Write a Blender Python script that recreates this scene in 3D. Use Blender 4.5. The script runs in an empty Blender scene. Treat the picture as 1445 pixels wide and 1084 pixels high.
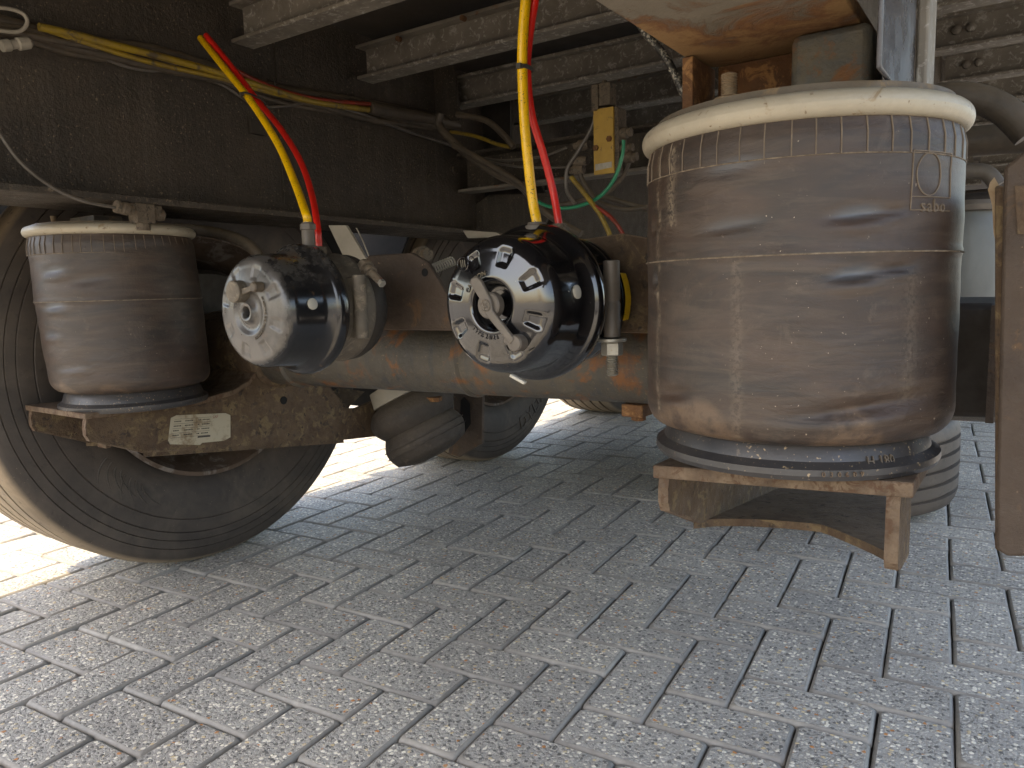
import bpy, math, random
import numpy as np
from mathutils import Vector, Matrix, noise
R = math.radians
SC = bpy.context.scene
COL = SC.collection

# ------------------------------------------------------------------ camera, sky, sun, exposure
FPX, YAW, PITCH, ROLL, CAMH = 1050.0, R(34.6), R(7.337), R(-1.52), 0.6722
def cam_axes():
    cy, sy, cp, sp = math.cos(YAW), math.sin(YAW), math.cos(PITCH), math.sin(PITCH)
    f = Vector((-sy*cp, cy*cp, -sp)); r = Vector((cy, sy, 0)); u = r.cross(f)
    c, s = math.cos(ROLL), math.sin(ROLL)
    return c*r + s*u, -s*r + c*u, f
CR, CU, CF = cam_axes()
CAM = Vector((0, 0, CAMH))
cd = bpy.data.cameras.new('camera'); cam = bpy.data.objects.new('camera', cd); COL.objects.link(cam)
cam.matrix_world = Matrix(((CR.x, CU.x, -CF.x, 0), (CR.y, CU.y, -CF.y, 0), (CR.z, CU.z, -CF.z, CAMH), (0, 0, 0, 1)))
cd.sensor_width = 36; cd.lens = 36*FPX/1445; cd.clip_start = 0.02; cd.clip_end = 2000
SC.camera = cam
SUN_EL, SUN_AZ = R(55), R(192)
w = bpy.data.worlds.new('World'); SC.world = w; w.use_nodes = True
wn = w.node_tree; wn.nodes.clear()
sky = wn.nodes.new('ShaderNodeTexSky'); sky.sky_type = 'NISHITA'; sky.sun_disc = False
sky.sun_elevation = SUN_EL; sky.sun_rotation = SUN_AZ; sky.dust_density = 2.5; sky.ozone_density = 0.6
bg = wn.nodes.new('ShaderNodeBackground'); bg.inputs[1].default_value = 0.15
wo = wn.nodes.new('ShaderNodeOutputWorld')
wn.links.new(sky.outputs[0], bg.inputs[0]); wn.links.new(bg.outputs[0], wo.inputs[0])
sd = bpy.data.lights.new('sun', 'SUN'); sd.energy = 2.0; sd.angle = R(0.53); sd.color = (1, 0.86, 0.64)
sun = bpy.data.objects.new('sun', sd); COL.objects.link(sun)
tosun = Vector((math.sin(SUN_AZ)*math.cos(SUN_EL), math.cos(SUN_AZ)*math.cos(SUN_EL), math.sin(SUN_EL)))
sun.rotation_euler = tosun.to_track_quat('Z', 'Y').to_euler(); sun.location = tosun*20
SC.view_settings.view_transform = 'Standard'; SC.view_settings.look = 'None'
SC.view_settings.gamma = 1; SC.view_settings.use_curve_mapping = False
SC.view_settings.exposure = 2.18
SC.view_settings.use_white_balance = True; SC.view_settings.white_balance_temperature = 7450; SC.view_settings.white_balance_tint = 11
SC.cycles.max_bounces = 8; SC.cycles.diffuse_bounces = 6; SC.cycles.glossy_bounces = 4
SC.cycles.use_denoising = True; SC.cycles.sample_clamp_indirect = 8

# ------------------------------------------------------------------ measuring helpers
def ray(px, py): return CR*((px-722.5)/FPX) + CU*((542-py)/FPX) + CF
def atD(px, py, d): return CAM + ray(px, py)*d
def atX(px, py, x): r = ray(px, py); return CAM + r*(x/r.x)
def atY(px, py, y): r = ray(px, py); return CAM + r*(y/r.y)
def atZ(px, py, z): r = ray(px, py); return CAM + r*((z-CAMH)/r.z)
def dep(p): return (Vector(p)-CAM).dot(CF)
def hit(px, py, cx, cy, rad):      # angle, height where a view ray meets an upright cylinder
    r = ray(px, py); a = r.x**2+r.y**2; b = -2*(r.x*cx+r.y*cy); c = cx*cx+cy*cy-rad*rad
    t = (-b-math.sqrt(max(0, b*b-4*a*c)))/(2*a); p = CAM+r*t
    return math.atan2(p.y-cy, p.x-cx), p.z
rnd = random.Random(7)

# ------------------------------------------------------------------ object helpers
def tag(o, label=None, cat=None, group=None, kind=None):
    if label: o['label'] = label
    if cat: o['category'] = cat
    if group: o['group'] = group
    if kind: o['kind'] = kind
    return o
def thing(name, label, cat, loc=(0, 0, 0), group=None):
    o = bpy.data.objects.new(name, None); COL.objects.link(o); o.location = loc; o.empty_display_size = .05
    return tag(o, label, cat, group)
ORIG = {}
def org(o):
    v = Vector((0, 0, 0))
    while o is not None: v = v + o.location; o = o.parent
    return v
def mesh_obj(name, vs, fs, mat, parent=None, smooth=40, loc=None, bevel=0, mats=None, midx=None):
    base = org(parent) if parent else Vector((0, 0, 0))
    l = Vector(loc)-base if loc is not None else Vector((0, 0, 0))
    off = base + l
    me = bpy.data.meshes.new(name)
    me.from_pydata([tuple(Vector(v)-off) for v in vs], [], fs)
    for m in (mats or [mat]): me.materials.append(m)
    if midx: me.polygons.foreach_set('material_index', midx)
    if smooth:
        me.polygons.foreach_set('use_smooth', [True]*len(me.polygons))
        me.set_sharp_from_angle(angle=R(smooth))
    me.update()
    o = bpy.data.objects.new(name, me); COL.objects.link(o); o.location = l
    if parent: o.parent = parent
    if bevel:
        b = o.modifiers.new('bevel', 'BEVEL'); b.width = bevel; b.segments = 2; b.limit_method = 'ANGLE'; b.angle_limit = R(40)
    return o
def frame(d):
    d = Vector(d).normalized(); a = Vector((0, 0, 1)) if abs(d.z) < .9 else Vector((1, 0, 0))
    u = a.cross(d).normalized(); return u, d.cross(u), d
class G:
    def __init__(s): s.v = []; s.f = []
    def add(s, vs, fs):
        n = len(s.v); s.v += [Vector(v) for v in vs]; s.f += [tuple(i+n for i in f) for f in fs]; return s
    def box(s, c, size, rz=0, axes=None):
        c = Vector(c); hx, hy, hz = [q/2 for q in size]
        if axes: X, Y, Z = axes
        else: X = Vector((math.cos(rz), math.sin(rz), 0)); Y = Vector((-math.sin(rz), math.cos(rz), 0)); Z = Vector((0, 0, 1))
        vs = [c+X*(a*hx)+Y*(b*hy)+Z*(d*hz) for a in (-1, 1) for b in (-1, 1) for d in (-1, 1)]
        return s.add(vs, [(0, 1, 3, 2), (4, 6, 7, 5), (0, 4, 5, 1), (2, 3, 7, 6), (0, 2, 6, 4), (1, 5, 7, 3)])
    def bb(s, a, b):
        return s.box([(p+q)/2 for p, q in zip(a, b)], [abs(q-p) for p, q in zip(a, b)])
    def prism(s, poly, d):           # polygon of 3-D points pushed along d
        n = len(poly); d = Vector(d); A = [Vector(p) for p in poly]
        return s.add(A+[p+d for p in A], [tuple(range(n))[::-1], tuple(range(n, 2*n))]+[(i, (i+1) % n, n+(i+1) % n, n+i) for i in range(n)])
    def tube(s, pts, r, seg=10, sub=6, closed=False):
        P = [Vector(p) for p in pts]
        if sub > 1 and len(P) > 2:
            Q = []
            for i in range(len(P)-1):
                a, b, c, d = P[max(i-1, 0)], P[i], P[i+1], P[min(i+2, len(P)-1)]
                for k in range(sub):
                    t = k/sub
                    Q.append(.5*((2*b)+(c-a)*t+(2*a-5*b+4*c-d)*t*t+(3*b-a-3*c+d)*t**3))
            Q.append(P[-1]); P = Q
        rr = r if callable(r) else (lambda t: r)
        u = None; vs = []; n = len(P)
        for i, p in enumerate(P):
            d = (P[min(i+1, n-1)]-P[max(i-1, 0)]).normalized()
            if u is None: u, v, _ = frame(d)
            u = (u-d*u.dot(d)).normalized(); v = d.cross(u); q = rr(i/(n-1))
            vs += [p+(u*math.cos(a)+v*math.sin(a))*q for a in [2*math.pi*k/seg for k in range(seg)]]
        fs = [(i*seg+k, i*seg+(k+1) % seg, (i+1)*seg+(k+1) % seg, (i+1)*seg+k) for i in range(n-1) for k in range(seg)]
        fs += [tuple(range(seg))[::-1], tuple(range((n-1)*seg, n*seg))]
        return s.add(vs, fs)
    def lathe(s, o, d, prof, seg=48, disp=None, u0=None, close=True):   # prof: (distance along d, radius)
        u, v, d = frame(d); o = Vector(o)
        if u0 is not None: u = Vector(u0); v = d.cross(u)
        vs = []; n = len(prof)
        for i, (t, r) in enumerate(prof):
            for k in range(seg):
                a = 2*math.pi*k/seg; dr, dt = disp(a, t, r) if disp else (0, 0)
                vs.append(o+d*(t+dt)+(u*math.cos(a)+v*math.sin(a))*(r+dr))
        fs = [(i*seg+k, i*seg+(k+1) % seg, (i+1)*seg+(k+1) % seg, (i+1)*seg+k) for i in range(n-1) for k in range(seg)]
        if close: fs += [tuple(range(seg))[::-1], tuple(range((n-1)*seg, n*seg))]
        return s.add(vs, fs)
    def hexa(s, o, d, r, h, chamfer=.12):
        u, v, d = frame(d); o = Vector(o); prof = [(0, r*(1-chamfer)), (h*.1, r), (h*.9, r), (h, r*(1-chamfer))]
        return s.lathe(o, d, prof, 6)
    def build(s, name, mat, parent=None, **k): return mesh_obj(name, s.v, s.f, mat, parent, **k)
def bolt(o, d, r, h, shaft, sr=None):
    g = G(); g.lathe(o, d, [(0, r*1.45), (h*.25, r*1.45)], 20); g.hexa(Vector(o)+Vector(d).normalized()*h*.25, d, r*1.15, h)
    if shaft:
        sr = sr or r*.6; prof = []; L = shaft; n = max(4, int(L/.0022)); st = h*1.25
        for i in range(n): prof += [(st+L*i/n, sr*.86), (st+L*(i+.5)/n, sr)]
        prof.append((st+L, sr*.7)); g.lathe(o, d, prof, 16)
    return g
def tube_obj(name, pts, r, mat, parent=None, **k):
    return G().tube(pts, r, **k).build(name, mat, parent, smooth=60)
def pth(pts, d0, d1=None):           # (px, py) list at a depth running from d0 to d1
    n = len(pts)-1; d1 = d0 if d1 is None else d1
    return [atD(x, y, d0+(d1-d0)*i/n) for i, (x, y) in enumerate(pts)]
def text_geo(txt, size, extrude=.0008, align='CENTER', space=1.0):
    c = bpy.data.curves.new('t', 'FONT'); c.body = txt; c.size = size; c.extrude = extrude; c.align_x = align; c.align_y = 'CENTER'
    c.resolution_u = 2; c.space_character = space
    o = bpy.data.objects.new('t', c); COL.objects.link(o); dg = bpy.context.evaluated_depsgraph_get()
    dg.update(); me = o.evaluated_get(dg).to_mesh()
    vs = [v.co.copy() for v in me.vertices]; fs = [tuple(p.vertices) for p in me.polygons]
    o.evaluated_get(dg).to_mesh_clear(); bpy.data.objects.remove(o); bpy.data.curves.remove(c)
    return vs, fs

# ------------------------------------------------------------------ materials
class N:
    def __init__(s, name):
        s.m = bpy.data.materials.new(name); s.m.use_nodes = True; s.t = s.m.node_tree; s.t.nodes.clear()
        s.out = s.n('OutputMaterial'); s.b = s.n('BsdfPrincipled'); s.l(s.b.outputs[0], s.out.inputs[0])
    def n(s, k, **kw):
        x = s.t.nodes.new('ShaderNode'+k)
        for a, b in kw.items(): setattr(x, a, b)
        return x
    def l(s, a, b): s.t.links.new(a, b)
    def put(s, x, sock):
        if hasattr(x, 'is_output'): s.l(x, sock)
        else: sock.default_value = x
    def co(s, kind='Object', scale=(1, 1, 1)):
        c = s.n('TexCoord').outputs[kind] if kind != 'World' else s.n('NewGeometry').outputs['Position']
        mp = s.n('Mapping'); mp.inputs['Scale'].default_value = scale; s.l(c, mp.inputs[0]); return mp.outputs[0]
    def noise(s, co, scale, detail=6, rough=.6, dist=0):
        x = s.n('TexNoise'); x.inputs['Scale'].default_value = scale; x.inputs['Detail'].default_value = detail
        x.inputs['Roughness'].default_value = rough; x.inputs['Distortion'].default_value = dist; s.l(co, x.inputs[0]); return x.outputs[0]
    def vor(s, co, scale, out='Color', feature='F1', rand=1):
        x = s.n('TexVoronoi', feature=feature); x.inputs['Scale'].default_value = scale; x.inputs['Randomness'].default_value = rand
        s.l(co, x.inputs[0]); return x.outputs[out]
    def ramp(s, f, a, b, ca=0, cb=1, interp='LINEAR'):
        x = s.n('MapRange'); x.inputs[1].default_value = a; x.inputs[2].default_value = b; x.inputs[3].default_value = ca; x.inputs[4].default_value = cb
        x.clamp = True; s.l(f, x.inputs[0]); return x.outputs[0]
    def mix(s, f, a, b, mode='MIX'):
        x = s.n('Mix', data_type='RGBA', blend_type=mode); s.put(f, x.inputs[0])
        for v, i in ((a, 6), (b, 7)):
            if isinstance(v, tuple): x.inputs[i].default_value = (*v, 1)
            else: s.l(v, x.inputs[i])
        return x.outputs[2]
    def math(s, op, a, b=0):
        x = s.n('Math', operation=op); s.put(a, x.inputs[0]); s.put(b, x.inputs[1]); return x.outputs[0]
    def bump(s, h, strength, dist, normal=None):
        x = s.n('Bump'); x.inputs['Strength'].default_value = strength; x.inputs['Distance'].default_value = dist; s.l(h, x.inputs['Height'])
        if normal: s.l(normal, x.inputs['Normal'])
        return x.outputs[0]
def grimy(name, c1, c2, sc=6, c3=None, th3=.6, sc3=14, rough=(.55, .85), metal=0, bump=.4, bd=.002, bsc=60, speck=None, sth=.72, ssc=260,
          streak=None, coat=0, dust=None, dth=.1, edge=None, tone=(.80, 1.12)):
    k_, s_ = tone
    tn = lambda c: None if c is None else tuple(max(.002, k_*(sum(c)/3+(q-sum(c)/3)*s_)) for q in c)
    c1, c2, c3, speck, streak, dust = [tn(c) for c in (c1, c2, c3, speck, streak, dust)]
    n = N(name); co = n.co(); a = n.noise(co, sc, 8, .65, .4)
    col = n.mix(n.ramp(a, .35, .65), c1, c2)
    if c3:
        b = n.noise(co, sc3, 10, .7, .8); f3 = n.ramp(b, th3-.03, th3+.05); col = n.mix(f3, col, c3)
    if streak:   # vertical bands
        st = n.noise(n.co(scale=(30, 30, 1.5)), 1.6, 5, .6, .2); col = n.mix(n.ramp(st, .52, .72), col, streak)
    if dust:     # settled dust lies on faces that look up
        nz = n.n('SeparateXYZ'); n.l(n.n('NewGeometry').outputs['Normal'], nz.inputs[0])
        d1 = n.math('MULTIPLY', n.ramp(nz.outputs[2], .1, .9), n.ramp(n.noise(co, 9, 6, .6), .2, .55)); col = n.mix(d1, col, dust)
    if speck:
        v = n.noise(co, ssc, 2, .5); w2 = n.noise(co, sc*2.3, 3, .5)
        col = n.mix(n.math('MULTIPLY', n.ramp(v, sth-.03, sth+.02), n.ramp(w2, .35, .6)), col, speck)
    n.l(col, n.b.inputs['Base Color']); n.l(n.ramp(n.noise(co, sc*4, 6, .6), .3, .7, rough[0], rough[1]), n.b.inputs['Roughness'])
    n.b.inputs['Metallic'].default_value = metal; n.b.inputs['Coat Weight'].default_value = coat
    if bump:
        nn = n.bump(n.noise(co, bsc, 8, .7), bump, bd)
        n.l(nn, n.b.inputs['Normal'])
    return n.m

M = {}
M['rail'] = grimy('black painted rail steel', (.038, .031, .024), (.074, .058, .043), 6, (.12, .092, .064), .64, 40, (.34, .62), 0, .9, .006, 110, (.24, .19, .135), .66, 170, streak=(.085, .071, .056))  # streak colour stands in for soft upright reflections on the web
M['beam'] = grimy('weathered beam steel', (.15, .13, .108), (.25, .225, .19), 9, (.42, .40, .36), .57, 55, (.5, .8), 0, .4, .002, 90, (.30, .24, .17), .7, 300)
M['beam_rust'] = grimy('weathered beam steel rusty', (.15, .13, .108), (.25, .225, .19), 7, (.16, .075, .035), .60, 10, (.55, .85), 0, .5, .002, 90)
M['deck'] = grimy('dark deck underside', (.05, .04, .032), (.075, .06, .046), 3, None, rough=(.7, .9), bump=.3)
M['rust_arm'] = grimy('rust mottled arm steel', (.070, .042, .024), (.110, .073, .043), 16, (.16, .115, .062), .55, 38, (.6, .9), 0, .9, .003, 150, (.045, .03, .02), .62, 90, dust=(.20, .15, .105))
M['rust_edge'] = grimy('pale flame cut edge', (.18, .13, .088), (.085, .056, .036), 34, (.085, .046, .025), .54, 70, (.7, .9), 0, .8, .002, 150)
M['axle'] = grimy('worn grey axle paint', (.068, .062, .053), (.102, .088, .068), 7, (.20, .085, .032), .555, 11, (.38, .7), 0, .7, .003, 110, (.22, .17, .11), .69, 200, streak=(.05, .052, .056))
M['flange'] = grimy('dusty rail flange with rust', (.24, .20, .15), (.19, .16, .12), 6, (.22, .11, .045), .57, 7, (.6, .85), 0, .5, .003, 70, (.14, .07, .03), .66, 120)
M['rust'] = grimy('heavy rust', (.20, .095, .04), (.11, .055, .028), 18, (.33, .18, .08), .56, 45, (.75, .95), 0, 1.0, .004, 120)
M['bluesteel'] = grimy('blue grey worn block', (.085, .092, .09), (.15, .125, .085), 26, (.20, .09, .035), .54, 16, (.4, .75), 0, .7, .003, 140)
M['ring'] = grimy('cream zinc ring', (.47, .425, .34), (.37, .33, .26), 9, (.28, .21, .13), .63, 30, (.38, .6), .15, .35, .0015, 160, (.16, .10, .055), .7, 150)
M['plate'] = grimy('dark dirty plate', (.07, .065, .055), (.13, .11, .085), 14, (.22, .15, .08), .6, 30, (.5, .8), 0, .5, .002, 120, dust=(.28, .22, .16))
M['galv'] = grimy('dull zinc bolt', (.42, .40, .35), (.30, .28, .24), 40, (.25, .16, .09), .66, 90, (.35, .6), .55, .3, .0006, 300)
M['dustbolt'] = grimy('dusty rusty bolt', (.33, .26, .18), (.22, .15, .09), 60, None, rough=(.7, .9), bump=.6, bd=.001, bsc=400)
M['cap'] = grimy('grey beige plastic', (.10, .085, .071), (.135, .115, .096), 30, None, rough=(.45, .6), bump=.25, bd=.0005, bsc=500)
M['plug'] = grimy('pale vent plug', (.5, .48, .42), (.42, .40, .35), 60, None, rough=(.4, .6), bump=.1)
M['hanger'] = grimy('brown hanger steel', (.052, .036, .026), (.080, .056, .040), 9, (.12, .07, .036), .60, 18, (.6, .85), 0, .8, .004, 90, (.28, .20, .13), .74, 150)
M['fitting'] = grimy('dirty fittings', (.10, .08, .06), (.17, .135, .10), 60, (.05, .04, .03), .55, 120, (.5, .85), 0, .9, .002, 300, dust=(.22, .17, .12))
M['hose_dark'] = grimy('dusty black hose', (.055, .045, .036), (.105, .083, .062), 20, None, rough=(.45, .75), bump=.5, bd=.001, bsc=200, dust=(.17, .135, .095))
M['hose_grey'] = grimy('dusty grey line', (.16, .145, .13), (.09, .08, .07), 20, None, rough=(.3, .5), bump=.2, dust=(.28, .24, .19))
M['old_yellow'] = grimy('grimy yellow line', (.34, .235, .035), (.20, .14, .045), 25, (.09, .07, .045), .58, 40, (.4, .65), 0, .3, .0008, 200)
M['old_red'] = grimy('grimy red line', (.30, .035, .02), (.15, .04, .025), 25, None, rough=(.4, .6), bump=.3)
M['tie'] = grimy('black cable tie', (.03, .028, .025), (.06, .05, .04), 60, None, rough=(.5, .7), bump=0)
M['green'] = grimy('green line', (.02, .26, .13), (.02, .2, .11), 20, None, rough=(.25, .4), bump=0)
M['pale'] = grimy('pale grey stay', (.42, .38, .32), (.33, .30, .25), 12, None, rough=(.5, .7), bump=.2)
M['canister'] = grimy('grey canister', (.15, .16, .155), (.12, .125, .12), 10, None, rough=(.4, .6), bump=.15, streak=(.14, .14, .13))
M['valve_yellow'] = grimy('mustard valve plate', (.50, .32, .075), (.42, .26, .06), 30, (.12, .085, .045), .62, 60, (.4, .65), 0, .25, .0008, 200)
M['black'] = grimy('flat black', (.022, .018, .015), (.045, .036, .028), 12, None, rough=(.6, .85), bump=.3)
M['guard'] = grimy('matt mudguard', (.010, .009, .008), (.016, .013, .011), 12, None, rough=(.85, .95), bump=.3)
M['hole'] = grimy('hole black', (.004, .004, .004), (.006, .006, .006), 12, None, rough=(.9, 1), bump=0)
M['rim'] = grimy('rusty steel rim', (.14, .10, .075), (.085, .06, .045), 12, (.22, .19, .17), .56, 20, (.4, .75), .2, .5, .002, 80)
M['blueweb'] = grimy('wet worn bluish web', (.09, .095, .11), (.14, .14, .15), 5, (.06, .055, .05), .6, 12, (.16, .42), .35, .2, .002, 60, streak=(.20, .20, .21))
M['white'] = grimy('white cladding', (.62, .60, .56), (.55, .53, .49), 2, None, rough=(.5, .7), bump=0)

def flange_mat():
    n = N('rail flange with rusty end'); co = n.co(); sp = n.n('SeparateXYZ'); n.l(co, sp.inputs[0])
    col = n.mix(n.ramp(n.noise(co, 6, 8, .7), .35, .65), (.20, .17, .13), (.13, .115, .09))
    col = n.mix(n.ramp(n.noise(co, 30, 8, .7), .55, .68, 0, .6), col, (.10, .075, .05))
    e = n.math('ADD', n.math('MULTIPLY', n.ramp(sp.outputs[1], .12, .33), .34), n.noise(co, 13, 9, .72, .8))
    e2 = n.math('ADD', n.math('MULTIPLY', n.ramp(sp.outputs[0], -.055, -.092), .18), e)
    col = n.mix(n.ramp(e2, .60, .72), col, (.17, .075, .03)); col = n.mix(n.ramp(n.math('ADD', e2, n.math('MULTIPLY', n.noise(co, 70, 5, .7), .3)), .86, .98), col, (.27, .16, .07))
    n.l(col, n.b.inputs['Base Color']); n.b.inputs['Roughness'].default_value = .75
    n.l(n.bump(n.math('ADD', n.noise(co, 90, 8, .7), n.ramp(e2, .60, .72, 0, .8)), .8, .0025), n.b.inputs['Normal']); return n.m
M['flange'] = flange_mat()
def paint_gloss(name, dusty):
    n = N(name); co = n.co()
    sp = n.noise(co, 230, 3, .6); w2 = n.noise(co, 18, 4, .6)
    f = n.math('MULTIPLY', n.ramp(sp, .70, .74), n.ramp(w2, .45, .65))
    if dusty:
        sepn = n.n('SeparateXYZ'); n.l(n.n('NewGeometry').outputs['Normal'], sepn.inputs[0])
        sepp = n.n('SeparateXYZ'); n.l(n.co('World'), sepp.inputs[0])
        sepo = n.n('SeparateXYZ'); n.l(co, sepo.inputs[0])
        face = n.ramp(n.math('ADD', sepo.outputs[1], n.math('MULTIPLY', n.noise(co, 30, 6, .6), .02)), -.074, -.082)   # the end face is coated in dried mud
        top = n.math('MULTIPLY', n.ramp(sepn.outputs[2], .3, .95), .8)
        d = n.math('MAXIMUM', n.math('MULTIPLY', face, n.ramp(n.noise(co, 24, 8, .7), .36, .62, .25, .9)), n.math('MULTIPLY', top, n.ramp(n.noise(co, 40, 8, .7), .42, .56)))
        d = n.math('MAXIMUM', d, f)
        rust = n.math('MULTIPLY', n.ramp(n.noise(co, 35, 8, .7), .60, .66), .6)
        col = n.mix(rust, (.010, .010, .011), (.09, .05, .025))
        col = n.mix(d, col, (.10, .092, .084))
        n.l(col, n.b.inputs['Base Color']); n.l(n.ramp(d, 0, 1, .16, .5), n.b.inputs['Roughness'])
    else:
        n.l(n.mix(f, (.005, .005, .006), (.42, .35, .26)), n.b.inputs['Base Color'])
        n.l(n.ramp(n.noise(co, 60, 5, .6), .3, .8, .09, .2), n.b.inputs['Roughness'])
    n.b.inputs['Coat Weight'].default_value = .3 if dusty else .8; n.b.inputs['Coat Roughness'].default_value = .2 if dusty else .06
    n.l(n.bump(n.math('ADD', n.noise(co, 70, 3, .5), n.math('MULTIPLY', f, .6)), .12, .0008), n.b.inputs['Normal'])
    return n.m
M['gloss'] = paint_gloss('glossy black chamber paint', False)
M['dusty'] = paint_gloss('dusty black chamber paint', True)
M['alu'] = grimy('dusty cast housing', (.17, .145, .115), (.115, .098, .078), 16, (.24, .20, .155), .56, 60, (.5, .8), .1, .7, .0015, 350)

M['bag_rib'] = grimy('dusty rubber rib', (.075, .062, .05), (.04, .034, .028), 20, None, rough=(.7, .9), bump=0)
def hose_mat(name, c, print_c=None):
    n = N(name); co = n.co()
    col = n.mix(n.ramp(n.noise(co, 45, 8, .75), .48, .66, 0, .5), c, tuple(q*.55 for q in c))
    if print_c:
        v = n.noise(co, 420, 1, .5); u = n.noise(n.co(scale=(1, 1, 5)), 20, 2, .5)
        col = n.mix(n.math('MULTIPLY', n.ramp(v, .66, .68), n.ramp(u, .42, .5)), col, print_c)
    n.l(col, n.b.inputs['Base Color']); n.b.inputs['Roughness'].default_value = .32
    return n.m
M['yellow'] = hose_mat('new yellow air hose', (.72, .42, .008), (.12, .08, .01))
M['red'] = hose_mat('new red air hose', (.62, .018, .012))

def rubber(name, bel=True):
    n = N(name); co = n.co()
    a = n.noise(n.co(scale=(1, 1, 2.6)), 7, 8, .6, 1.2); b = n.noise(n.co(scale=(1, 1, 7)), 9, 8, .7, .8)
    col = n.mix(n.ramp(a, .33, .66), (.050, .029, .019), (.021, .0165, .0145))
    col = n.mix(n.ramp(b, .45, .70, 0, .85), col, (.070, .049, .035))
    blot = n.noise(co, 24, 9, .75, .6); col = n.mix(n.ramp(blot, .58, .72, 0, .35), col, (.15, .112, .082))
    fine = n.noise(co, 300, 2, .5); w2 = n.noise(n.co(scale=(3, 3, .6)), 6, 3, .5)
    col = n.mix(n.math('MULTIPLY', n.ramp(fine, .73, .76), n.ramp(w2, .45, .7)), col, (.38, .31, .23))
    # dried mud low on the roll, and drips below the ring
    at = n.n('Attribute'); at.attribute_name = 'mud'; m = n.math('MULTIPLY', at.outputs['Fac'], n.ramp(n.noise(co, 30, 9, .7), .40, .54))
    col = n.mix(m, col, (.135, .088, .054))
    sc_ = n.n('Attribute'); sc_.attribute_name = 'scuff_sheen'; col = n.mix(sc_.outputs['Fac'], col, (.085, .095, .108))  # worn dents, with their bluish shine put into the colour
    ln = n.n('Attribute'); ln.attribute_name = 'chalk'; col = n.mix(n.math('MULTIPLY', ln.outputs['Fac'], n.ramp(n.noise(co, 260, 3, .6), .40, .56)), col, (.36, .29, .205))
    n.l(col, n.b.inputs['Base Color'])
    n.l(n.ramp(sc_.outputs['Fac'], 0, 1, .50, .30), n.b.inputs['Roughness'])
    wr = n.noise(n.co(scale=(1, 1, 3.2)), 26, 7, .65, 1.0); wm = n.ramp(n.noise(co, 7, 2, .5), .48, .62)
    h = n.math('ADD', n.math('MULTIPLY', wr, wm), n.math('MULTIPLY', n.noise(co, 120, 6, .7), .28))
    n.l(n.bump(h, .55, .003), n.b.inputs['Normal'])
    return n.m
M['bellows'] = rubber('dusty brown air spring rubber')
M['piston'] = grimy('black piston plastic', (.030, .030, .033), (.052, .048, .046), 8, (.14, .11, .08), .64, 30, (.28, .5), 0, .25, .001, 160, (.33, .25, .16), .68, 260)

def tyre_mat(name):
    n = N(name); co = n.co(); a = n.noise(co, 8, 8, .65, .6)
    col = n.mix(n.ramp(a, .38, .64), (.036, .028, .023), (.062, .048, .038))
    at = n.n('Attribute'); at.attribute_name = 'tread'
    col = n.mix(n.math('MULTIPLY', at.outputs['Fac'], n.ramp(n.noise(co, 14, 8, .7), .30, .5, .75, 1)), col, (.25, .19, .125))
    sp = n.math('MULTIPLY', n.ramp(n.noise(co, 50, 6, .7), .58, .66), .6); col = n.mix(sp, col, (.022, .016, .013))
    dz = n.math('MULTIPLY', n.ramp(n.noise(co, 5, 6, .65, 1.0), .50, .66), .55); col = n.mix(dz, col, (.10, .078, .058))
    pk = n.ramp(n.noise(co, 240, 2, .5), .72, .76, 0, .6); col = n.mix(pk, col, (.20, .155, .11))
    n.l(col, n.b.inputs['Base Color']); n.b.inputs['Roughness'].default_value = .62
    n.l(n.bump(n.noise(co, 90, 8, .7), .4, .0015), n.b.inputs['Normal'])
    return n.m
M['tyre'] = tyre_mat('dusty tyre rubber')

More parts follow.
